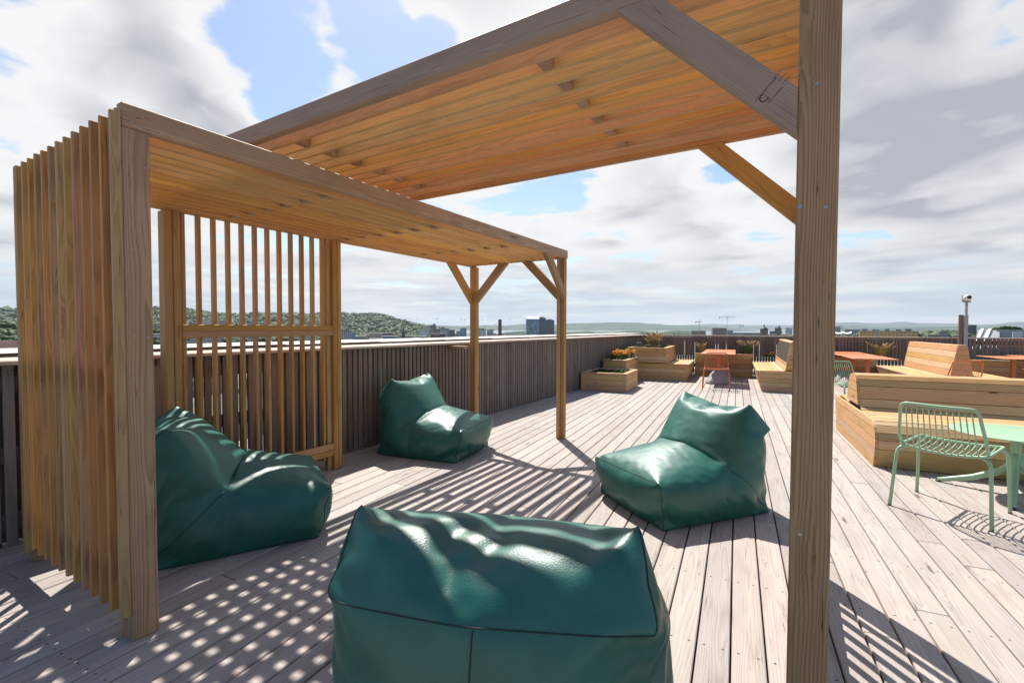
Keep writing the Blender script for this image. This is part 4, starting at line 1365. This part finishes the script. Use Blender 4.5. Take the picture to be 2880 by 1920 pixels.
# middle
block('white gridded office block with a brown gable wall, right of the back screen', 955, 990, 929.5, 850, 'office', .12, 14, extra=[(.1, 0, .4, .5, 2)])
block('small grey blue block right of the gridded office block', 990, 1000, 933.5, 950, 'glass', 0)
block('low grey building below the gridded office block', 1000, 1030, 945, 620, 'grey', .1, roof=ROOFW)
block('peach coloured low building in front of the wooded hill', 1008, 1020, 941, 900, 'pink', .2, roof=ROOFW)
block('brick red building with a pale roof in front of the wooded hill', 1039, 1073, 936.5, 1000, 'pink', -.15, roof=ROOFW)
block('brown building with a slanting grey roof in front of the wooded hill', 1073, 1106, 935.5, 1050, 'brown', .1, roof=ROOFW)
block('wide blue glass hall in front of the wooded hill', 1078, 1116, 945, 700, 'glass', .08, 30)
block('white low building in front of the blue glass hall', 1040, 1078, 952, 520, 'white', .1, roof=ROOFW)
block('grey slab building directly left of the dark church spire', 1116, 1130, 947, 800, 'grey', .1)
block('long dark low building right of the dark church spire', 1140, 1165, 945, 900, 'darkglass', .05, roof=ROOFW)
block('long pale low building right of the dark church spire', 1165, 1200, 945.5, 880, 'grey', .05, roof=ROOFW)
block('greenish white apartment tower left of the chequered tower', 1181, 1199, 929, 1250, 'whitegrid', .15)
block('chequered black and white residential tower', 1200, 1207, 919.5, 1300, 'checker', .1)
block('grey glass tower touching the chequered tower', 1207, 1216, 920.5, 1320, 'grey', .1)
block('pale block with a stepped roof on the hill shoulder above the chequered tower', 1209, 1227, 913.5, 1700, 'brown', .1, extra=[(.2, 0, .3, .6, 5)])
rt_, c, w, d, z, s, n = block('dark brown brick building with a row of small pale letters under its roof edge', 1213, 1252, 938, 650, 'darkbrown', .04, 20)
for k in range(6):
    m = MB(); p = c-n*(d/2+.06)+s*(-w*.36+k*w*.085); m.board((p.x, p.y, z-2.3), (.8 if k % 2 else .6, .08, 1.0), (s, n, ZA)); place(m.build('sign_letter', CRANE_W), rt_)
block('reddish brown housing tower behind the brick building with letters', 1219, 1243, 925, 1350, 'brown', .15)
block('grey housing tower with a ragged top left of the far post', 1240, 1264, 922.5, 1300, 'office', .2, extra=[(-.2, 0, .4, .6, 3)])
block('dark slanted office slab of the waterfront row', 1264, 1280, 927, 1280, 'darkglass', .25)
block('mid grey office block of the waterfront row', 1284, 1298, 930, 1260, 'grey', .1)
block('dark blue office block of the waterfront row, touching the far post', 1295, 1312, 922, 1350, 'glass', .1)
block('low blue building right of the rear pergola post', 1335, 1350, 938, 1000, 'glass', 0)
block('slim dark blue slab beside the white striped tower', 1344, 1352, 923, 1200, 'darkglass', .05)
rt_, c, w, d, z, s, n = block('white striped tower with two roof masts', 1349.5, 1367, 926, 1180, 'white', .1, extra=[(0, 0, .5, .5, 2.5)])
for fx in (-.45, .3):
    m = MB(); p = c+s*(w*fx); m.tube([(p.x, p.y, z), (p.x, p.y, z+7)], .35, 6); place(m.build('mast', STEEL), rt_)
block('office block with dark and white horizontal bands leaning outward', 1369, 1386, 927, 1150, 'stripe', -.2, extra=[(.3, 0, .5, .6, 1.0)])
block('low brown quay building right of the tall chimney', 1412, 1470, 942, 900, 'brown', 0, 14)
block('low grey building left of the tall chimney', 1386, 1402, 941, 900, 'grey', 0)
# chimney
c, w, d, z, s, n = frame(1401.5, 1411, 898, 560)
root = thing('chimney', 'tall square dark brick chimney rising over the fence between the two far posts', 'chimney', (c.x, c.y, -38))
m = MB(); walls(m, c, w*1.12, w*1.12, -38, z-.5, s, n, .9); place(m.build('stack', FA['brick']), root)
m = MB(); m.board((c.x, c.y, z-.25), (w, w, .5), (s, n, ZA)); place(m.build('rim', FA['brick']), root)
# tall glass hotel: three slabs, the left one with a sloping top
c, w, d, z, s, n = frame(1480, 1517, 889.5, 1150, .10, 22)
root = thing('glass_tower', 'tallest building: blue glass tower of three slabs, the left one with a slanting roof', 'tower', (c.x, c.y, -44))
zl = far(1480, 897, 1150).z
p = Vector((c.x, c.y, 0)); f0, f1 = p-n*(d/2), p+n*(d/2)
m = MB(); r_ = rnd.random(); H = zl+44
for (a, b, za, zb_) in ((f0-s*w/2, f0+s*w/2, zl, zl), (f0+s*w/2, f1+s*w/2, zl, z), (f1+s*w/2, f1-s*w/2, z, z), (f1-s*w/2, f0-s*w/2, z, zl)):
    L = (b-a).length
    m.poly([a-ZA*44, b-ZA*44, b+ZA*zb_, a+ZA*za], [(0, 1, 2, 3)], r_, [(0, 0, 0), (L, 0, 0), (L, 0, zb_+44), (0, 0, za+44)])
place(m.build('left_slab', FA['glass']), root)
m = MB(); m.prism([f0-s*w/2+ZA*zl, f0+s*w/2+ZA*zl, f1+s*w/2+ZA*z, f1-s*w/2+ZA*z], ZA*.4); place(m.build('slanting_roof', STEEL), root)
for nm, a, b, py, dd, fa in (('middle_slab', 1515, 1535.5, 894, 1165, 'darkglass'), ('right_slab', 1534, 1559, 900, 1175, 'darkglass')):
    c2, w2, d2, z2, s2, n2 = frame(a, b, py, dd, .08, 20)
    m = MB(); walls(m, c2, w2, d2, -44, z2, s2, n2); o = place(m.build(nm, FA[fa]), root)
    m = MB(); m.board((c2.x, c2.y, z2+.3), (w2*.96, d2*.96, .6), (s2, n2, ZA)); m.board((c2.x, c2.y, z2+1.6), (w2*.5, d2*.4, 2.2), (s2, n2, ZA)); o2 = m.build('roof_plant', ROOF); o2.parent = o
# church spires
def spire(label, px, pyt, d, wpx, zb=-44):
    t_ = far(px, pyt, d); r = wpx/F_PX*d/2
    root = thing('church_spire', label, 'church', (t_.x, t_.y, zb))
    hs_ = r*7.2; m = MB()
    m.board((0, 0, (t_.z-hs_-zb)/2), (r*1.7, r*1.7, t_.z-hs_-zb)); m.build('tower', FA['brown'], root)
    m = MB(); m.lathe([(r*1.05, t_.z-zb-hs_), (r*.62, t_.z-zb-hs_*.60), (r*.30, t_.z-zb-hs_*.28), (.05, t_.z-zb)], n=8, smooth=False); m.build('spire', COPPER, root)
    m = MB(); m.tube([(0, 0, t_.z-zb-.2), (0, 0, t_.z-zb+r*.5)], r*.03, 6); m.build('finial', COPPER, root)
spire('slender black church spire against the wooded hill, left of the far posts', 1134.5, 914.5, 600, 9.5)
spire('tiny dark church spire on the wooded island below the far hills', 1848, 924, 2300, 4)
# right half
block('building under construction with scaffolding between two tower cranes', 2005, 2044, 922, 1400, 'brown', .1, 40, roof=ROOFW)
block('upper storeys of a second building site behind the middle tower crane', 2040, 2062, 929, 1500, 'grey', .1)
block('low dark building left of the building site', 1945, 1985, 930, 1600, 'brown', .1)
block('grey low roofline right of the cranes', 2060, 2140, 935, 1500, 'grey', .05, roof=ROOFW)
rt_, c, w, d, z, s, n = block('red brick town hall tower next to the green dome', 2180, 2198, 921.5, 1500, 'darkbrown', .1, extra=[(.15, 0, .35, .6, 5)])
block('lower dark wing of the red brick tower', 2166, 2200, 930.5, 1500, 'darkglass', .1)
block('white slab building just left of the big pergola post', 2209, 2229, 922, 1600, 'whitegrid', .2)
tp = far(2149, 920, 1100); r = 9/F_PX*1100
root = thing('domed_church', 'dark copper dome with a lantern beyond the fence, left of the red brick tower', 'church', (tp.x, tp.y, -44))
m = MB(); m.lathe([(r*1.0, 0), (r*1.0, tp.z+44-r*.9)], n=20); m.build('drum', FA['brown'], root)
m = MB(); m.lathe([(r*1.05*math.cos(a), tp.z+44-r*.9+r*1.0*math.sin(a)) for a in np.linspace(0, 1.45, 10)], n=24); m.build('dome', COPPER, root)
m = MB(); m.lathe([(r*.16, tp.z+44-.2), (r*.16, tp.z+44+r*.35), (.05, tp.z+44+r*1.0)], n=8); m.build('lantern', COPPER, root)
block('small tower block left edge of the view beside the big pergola post', 2346, 2364, 918, 1400, 'grey', .1)
c, w, d, z, s, n = frame(2346, 2395, 934, 900, 0, 30)
root = thing('tent_roof', 'white peaked tent roof just right of the big pergola post', 'tent', (c.x, c.y, -40))
m = MB(); vs = []; fs = []
for i in range(9):
    for j in range(5):
        h_ = -2.2*abs(math.sin(i/8*math.pi*2))**.6*(1-abs(j/2-1)*.3)-abs(j/2-1)*2.5
        q = Vector((c.x, c.y, z+1.5+h_))+s*(w*(i/8-.5))+n*(d*(j/4-.5)); vs.append(q)
for i in range(8):
    for j in range(4): fs.append((i*5+j, (i+1)*5+j, (i+1)*5+j+1, i*5+j+1))
m.poly(vs, fs); place(m.build('membrane', CRANE_W), root)
m = MB()
for i in range(0, 9, 2):
    q = c+s*(w*(i/8-.5)); m.tube([(q.x, q.y, -40), (q.x, q.y, z)], .25, 6)
place(m.build('mast', STEEL), root)
block('low grey roofline behind the white tent', 2376, 2420, 926.5, 1500, 'grey', .05)
block('long yellow apartment block with rows of dark windows beyond the far fence', 2417, 2470, 930, 800, 'yellow', .05, 16, extra=[(-.2, 0, .3, .5, 2.4), (.3, 0, .2, .5, 2)])
block('second section of the yellow apartment block, behind a pale stair tower', 2474, 2583, 930.5, 830, 'yellow', .05, 16, extra=[(-.3, 0, .12, .5, 3), (0, 0, .14, .5, 2.2), (.25, 0, .16, .5, 3)])
block('pale stair tower between the two yellow sections', 2466, 2475, 927, 805, 'whitegrid', .05, 12)
block('dark glass office block beside the camera post', 2719, 2747, 913.5, 900, 'darkglass', .15)
block('grey mansion with a low hipped roof left of the camera post', 2640, 2668, 934, 700, 'grey', .1, extra=[(0, 0, .6, .6, 1.6)])
block('brick row house left of the camera post', 2610, 2645, 941, 650, 'brown', .1)
# modern roof with white inclined beams
c, w, d, z, s, n = frame(2735, 2900, 928, 160, .02, 26)
root = thing('modern_building', 'near grey building with two white inclined roof beams, right of the camera post', 'building', (c.x, c.y, -26))
m = MB(); walls(m, c, w, d, -26, z-4.4, s, n); place(m.build('wall', FA['grey']), root)
m = MB(); p = Vector((c.x, c.y, 0))
q = [p-s*w*.48-n*d*.5+ZA*(z-4.4), p-s*w*.02-n*d*.5+ZA*(z-4.4), p+s*w*.0-n*d*.1+ZA*(z-.25), p-s*w*.40-n*d*.1+ZA*(z-.25)]
m.prism(q, ZA*.2, gcs=[(0, 0, 0), (9, 0, 0), (9, 0, 9), (0, 0, 9)]); place(m.build('sloping_roof', FA['metalroof']), root)
for fx in (-.47, -.33):
    m = MB(); m.beam(p+s*w*fx-n*d*.55+ZA*(z-4.6), p+s*w*(fx+.15)-n*d*.1+ZA*(z+.15), .5, .55); place(m.build('roof_beam', CRANE_W), root)
m = MB(); m.board(p+s*w*.22+n*d*.02+ZA*(z-1.2), (w*.56, d*.3, 2.6), (s, n, ZA)); place(m.build('roof_storey', FA['metalroof']), root)
m = MB(); m.board(p+s*w*.06-n*d*.3+ZA*(z-2.3), (w*.36, 1.0, .55), (s, n, ZA)); place(m.build('white_parapet', CRANE_W), root)
m = MB(); m.board(p+s*w*.30-n*d*.32+ZA*(z-1.9), (1.6, 1.6, 3.0), (s, n, ZA)); place(m.build('stair_head', FA['whitegrid']), root)
cs, rs = [], []
for _ in range(70):
    px = nrng.uniform(2797, 2868); q = far(px, 920.5-3.5*math.sin((px-2797)/71*math.pi)+nrng.uniform(0, 4), 172); cs.append((q.x, q.y, q.z-.35)); rs.append(nrng.uniform(.35, .6))
o = canopy('roof_planting', cs, rs, M['forest'], .8, None); place(o, root)


def crane(label, px, py_top, py_jib, px_l, px_r, d, mat, zb=-44, cab=True):
    """tower crane: lattice mast, jib, counter jib, tie bars."""
    q = far(px, py_top, d); zt = q.z; zj = far(px, py_jib, d).z
    v = Vector((q.x, q.y, 0)).normalized(); s = Vector((v.y, -v.x, 0))
    k = d/F_PX
    root = thing('tower_crane', label, 'crane', (q.x, q.y, zb))
    W = .9
    m = MB()
    for a in (-1, 1):
        for b in (-1, 1): m.tube([(q.x+s.x*a*W+v.x*b*W, q.y+s.y*a*W+v.y*b*W, zb), (q.x+s.x*a*W+v.x*b*W, q.y+s.y*a*W+v.y*b*W, zj)], .22, 4)
    nst = 26
    for i in range(nst):
        z0 = zb+(zj-zb)*i/nst; z1 = zb+(zj-zb)*(i+1)/nst; a = 1 if i % 2 else -1
        m.tube([(q.x+s.x*a*W, q.y+s.y*a*W, z0), (q.x-s.x*a*W, q.y-s.y*a*W, z1)], .15, 4)
    place(m.build('mast', mat), root)
    P = lambda dx, z: Vector((q.x, q.y, z))+s*dx
    l, r_ = (px_l-px)*k, (px_r-px)*k
    for nm, e in (('counter_jib', l), ('jib', r_)):
        m = MB(); m.tube([P(0, zj), P(e, zj)], .3, 4); m.tube([P(0, zj+1.5), P(e*.97, zj+1.1)], .2, 4)
        for i in range(14): m.tube([P(e*i/14, zj+(1.5 if i % 2 else 0)), P(e*(i+1)/14, zj+(0 if i % 2 else 1.4))], .13, 4)
        place(m.build(nm, STEEL if nm == 'jib' else mat), root)
    m = MB(); m.tube([P(0, zj), P(0, zt)], .4, 4); m.tube([P(0, zt), P(l*.8, zj+1)], .12, 4); m.tube([P(0, zt), P(r_*.6, zj+1.3)], .12, 4); place(m.build('tower_head', mat), root)
    if cab:
        m = MB(); c_ = P(1.4, zj-1.4); m.board(c_, (2.2, 2.0, 2.4), (s, v, ZA)); place(m.build('cab', CRANE_W), root)
        m = MB(); c_ = P(l*.88, zj-1.0); m.board(c_, (2.8, 1.6, 2.4), (s, v, ZA)); place(m.build('counterweight', ROOF), root)


crane('orange tower crane, the leftmost of those beyond the far fence', 1966.5, 899, 905.5, 1957, 1973, 1300, CRANE_O)
crane('tall grey tower crane with a long level jib, second from the left', 2045.5, 888.5, 892, 2025, 2064, 1300, STEEL)
crane('lower dark tower crane just right of the tall grey one', 2081, 911, 914.5, 2090, 2057, 1400, STEEL)
crane('dark tower crane alone right of the big pergola post', 2367.5, 914.5, 918.5, 2352, 2414, 1200, STEEL)
crane('small crane over the water at the left of the rear pergola post', 1270, 920.5, 922, 1265, 1288, 1900, STEEL, cab=False)

# ------------------------------------------------------------------ sky, sun, air
SUN_AZ, SUN_EL = R(41.5), R(54.5)
EXPO = 0.66
BG = .1
W_ = bpy.data.worlds.new('World'); S.world = W_; W_.use_nodes = True
W_.cycles.sampling_method = 'MANUAL'; W_.cycles.sample_map_resolution = 512
t = NT('', W_)
d = t.n('ShaderNodeTexCoord', out=0)
d = t.vmath('NORMALIZE', d)
sky = t.n('ShaderNodeTexSky', sky_type='NISHITA', sun_disc=False, sun_elevation=SUN_EL, sun_rotation=math.pi/2-SUN_AZ, altitude=60, air_density=1.0, dust_density=.6, ozone_density=1.4)
x, y, z = t.sep(d)
zz = t.math('ADD', t.math('MAXIMUM', z, 0.0), .085)
P = t.comb(t.math('DIVIDE', x, zz), t.math('DIVIDE', y, zz), 0.0)


def pdir(px, py):
    q = _f+_r*((px*1.22449-1440)/F_PX)-_u*((py*1.22449-960)/F_PX); return q.normalized()


def blob(px, py, rad):
    q = pdir(px, py); dt = t.vmath('DOT_PRODUCT', d, tuple(q), out=1)
    c0, c1 = math.cos(rad), math.cos(rad*.25)
    return t.math('MULTIPLY_ADD', dt, 1/(c1-c0), -c0/(c1-c0), clamp=True)


cov = None
for px, py, rad, amp in ((40, 15, .12, -.13), (590, 110, .13, -.15), (640, 250, .06, -.11), (850, 75, .08, -.12), (330, 215, .06, -.13), (20, 270, .08, -.12), (1250, 390, .11, -.11), (1640, 420, .07, -.13), (1010, 80, .05, -.11),
                         (2280, 70, .08, -.11), (400, 130, .20, .12), (150, 150, .22, .12), (730, 170, .13, .10), (2150, 260, .26, .16), (1130, 30, .12, .1), (1550, 480, .16, .10), (2000, 80, .14, .1), (80, 420, .16, .09)):
    b = blob(px, py, rad)
    cov = t.math('MULTIPLY', b, amp) if cov is None else t.math('MULTIPLY_ADD', b, amp, cov)
warp = t.noise(P, 1.7, 2.0, .6, col=True)
P2 = t.vmath('ADD', P, t.scale(t.vmath('SUBTRACT', warp, (.5, .5, .5)), (.30, .30, 0)))


def fbm(off=(0, 0, 0), det=6.5):
    q = t.vmath('ADD', P2, off) if any(off) else P2
    return t.noise(q, 1.15, det, .58)


sd = (math.cos(SUN_AZ)*.11, math.sin(SUN_AZ)*.11, 0)
n0 = fbm(); n1 = fbm(sd, 2.5)
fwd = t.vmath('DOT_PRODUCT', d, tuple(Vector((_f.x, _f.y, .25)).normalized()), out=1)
cov = t.math('ADD', cov, t.mapr(fwd, .55, -.1, .045, -.16))  # unseen sky behind the camera gets fewer clouds, to cut fill in the shade
cov = t.math('ADD', cov, t.mapr(z, .55, .9, 0, -.12))  # overhead clouds out of view thinned too, to lower the fill light
dens = t.math('ADD', n0, cov)
mask = t.mapr(dens, .455, .525)
thick = t.mapr(dens, .52, .78)
lit = t.math('ADD', t.math('MULTIPLY', t.math('SUBTRACT', n0, n1), 2.6), .5, clamp=True)
shade = t.math('SUBTRACT', 1.0, t.math('MULTIPLY', thick, t.mapr(lit, .15, .85, .95, .25)))
gcl = blob(2160, 270, .26)
shade = t.math('SUBTRACT', shade, t.math('MULTIPLY', gcl, t.math('MULTIPLY', mask, .34)))
K_ = 1/(BG*2**EXPO)
cloud = t.mix(t.mapr(shade, .15, .95, smooth=False), (.46*K_, .48*K_, .54*K_), (.93*K_, .93*K_, .93*K_))
blue = t.mix(1.0, sky, (SKYR, SKYG, SKYB), 'MULTIPLY')
c = t.mix(mask, blue, cloud)
# towards the horizon many thin layers pile up into one pale veil with faint streaks
st = t.noise(t.comb(t.math('MULTIPLY', x, 3.0), t.math('MULTIPLY', y, 3.0), t.math('MULTIPLY', z, 42.0)), 1.0, 3.0, .55)
veil = t.mix(t.mapr(st, .40, .62), (.50*K_, .59*K_, .68*K_), (.76*K_, .77*K_, .78*K_))
veil = t.mix(t.mapr(fwd, .5, -.2, 0, .65), veil, (.26*K_, .32*K_, .42*K_))  # veil behind the camera darkened so the deck shade gets less fill
hf = t.mapr(z, .01, .20, .88, 0)
c = t.mix(hf, c, veil)
c = t.mix(t.mapr(z, -.02, -.10), c, (.30*K_, .29*K_, .27*K_))
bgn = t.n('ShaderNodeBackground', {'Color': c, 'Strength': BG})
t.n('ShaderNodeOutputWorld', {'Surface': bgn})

sl = bpy.data.lights.new('sun', 'SUN'); sl.energy = 5.0; sl.angle = R(.53); sl.color = (1.0, .95, .88)
so = bpy.data.objects.new('sun', sl); COL.objects.link(so)
sv = Vector((math.cos(SUN_EL)*math.cos(SUN_AZ), math.cos(SUN_EL)*math.sin(SUN_AZ), math.sin(SUN_EL)))
so.rotation_euler = (-sv).to_track_quat('-Z', 'Y').to_euler(); so.location = (0, 0, 30)

if HAZE:
    m = MB(); m.span(-700, 17500, -15000, 16000, -75, 330)
    t = NT('haze_air')
    vol = t.n('ShaderNodeVolumePrincipled', {'Color': (.72, .82, .95, 1), 'Density': HAZE, 'Anisotropy': .2})
    t.n('ShaderNodeOutputMaterial', {'Volume': vol})
    tag(m.build('haze', t.m), kind='stuff')

S.render.engine = 'CYCLES'
S.cycles.use_denoising = True
S.cycles.max_bounces = 6; S.cycles.diffuse_bounces = 4; S.cycles.glossy_bounces = 3; S.cycles.volume_bounces = 0
S.cycles.sample_clamp_indirect = 6
S.view_settings.view_transform = 'Standard'; S.view_settings.look = 'None'
S.view_settings.exposure = EXPO; S.view_settings.gamma = 1
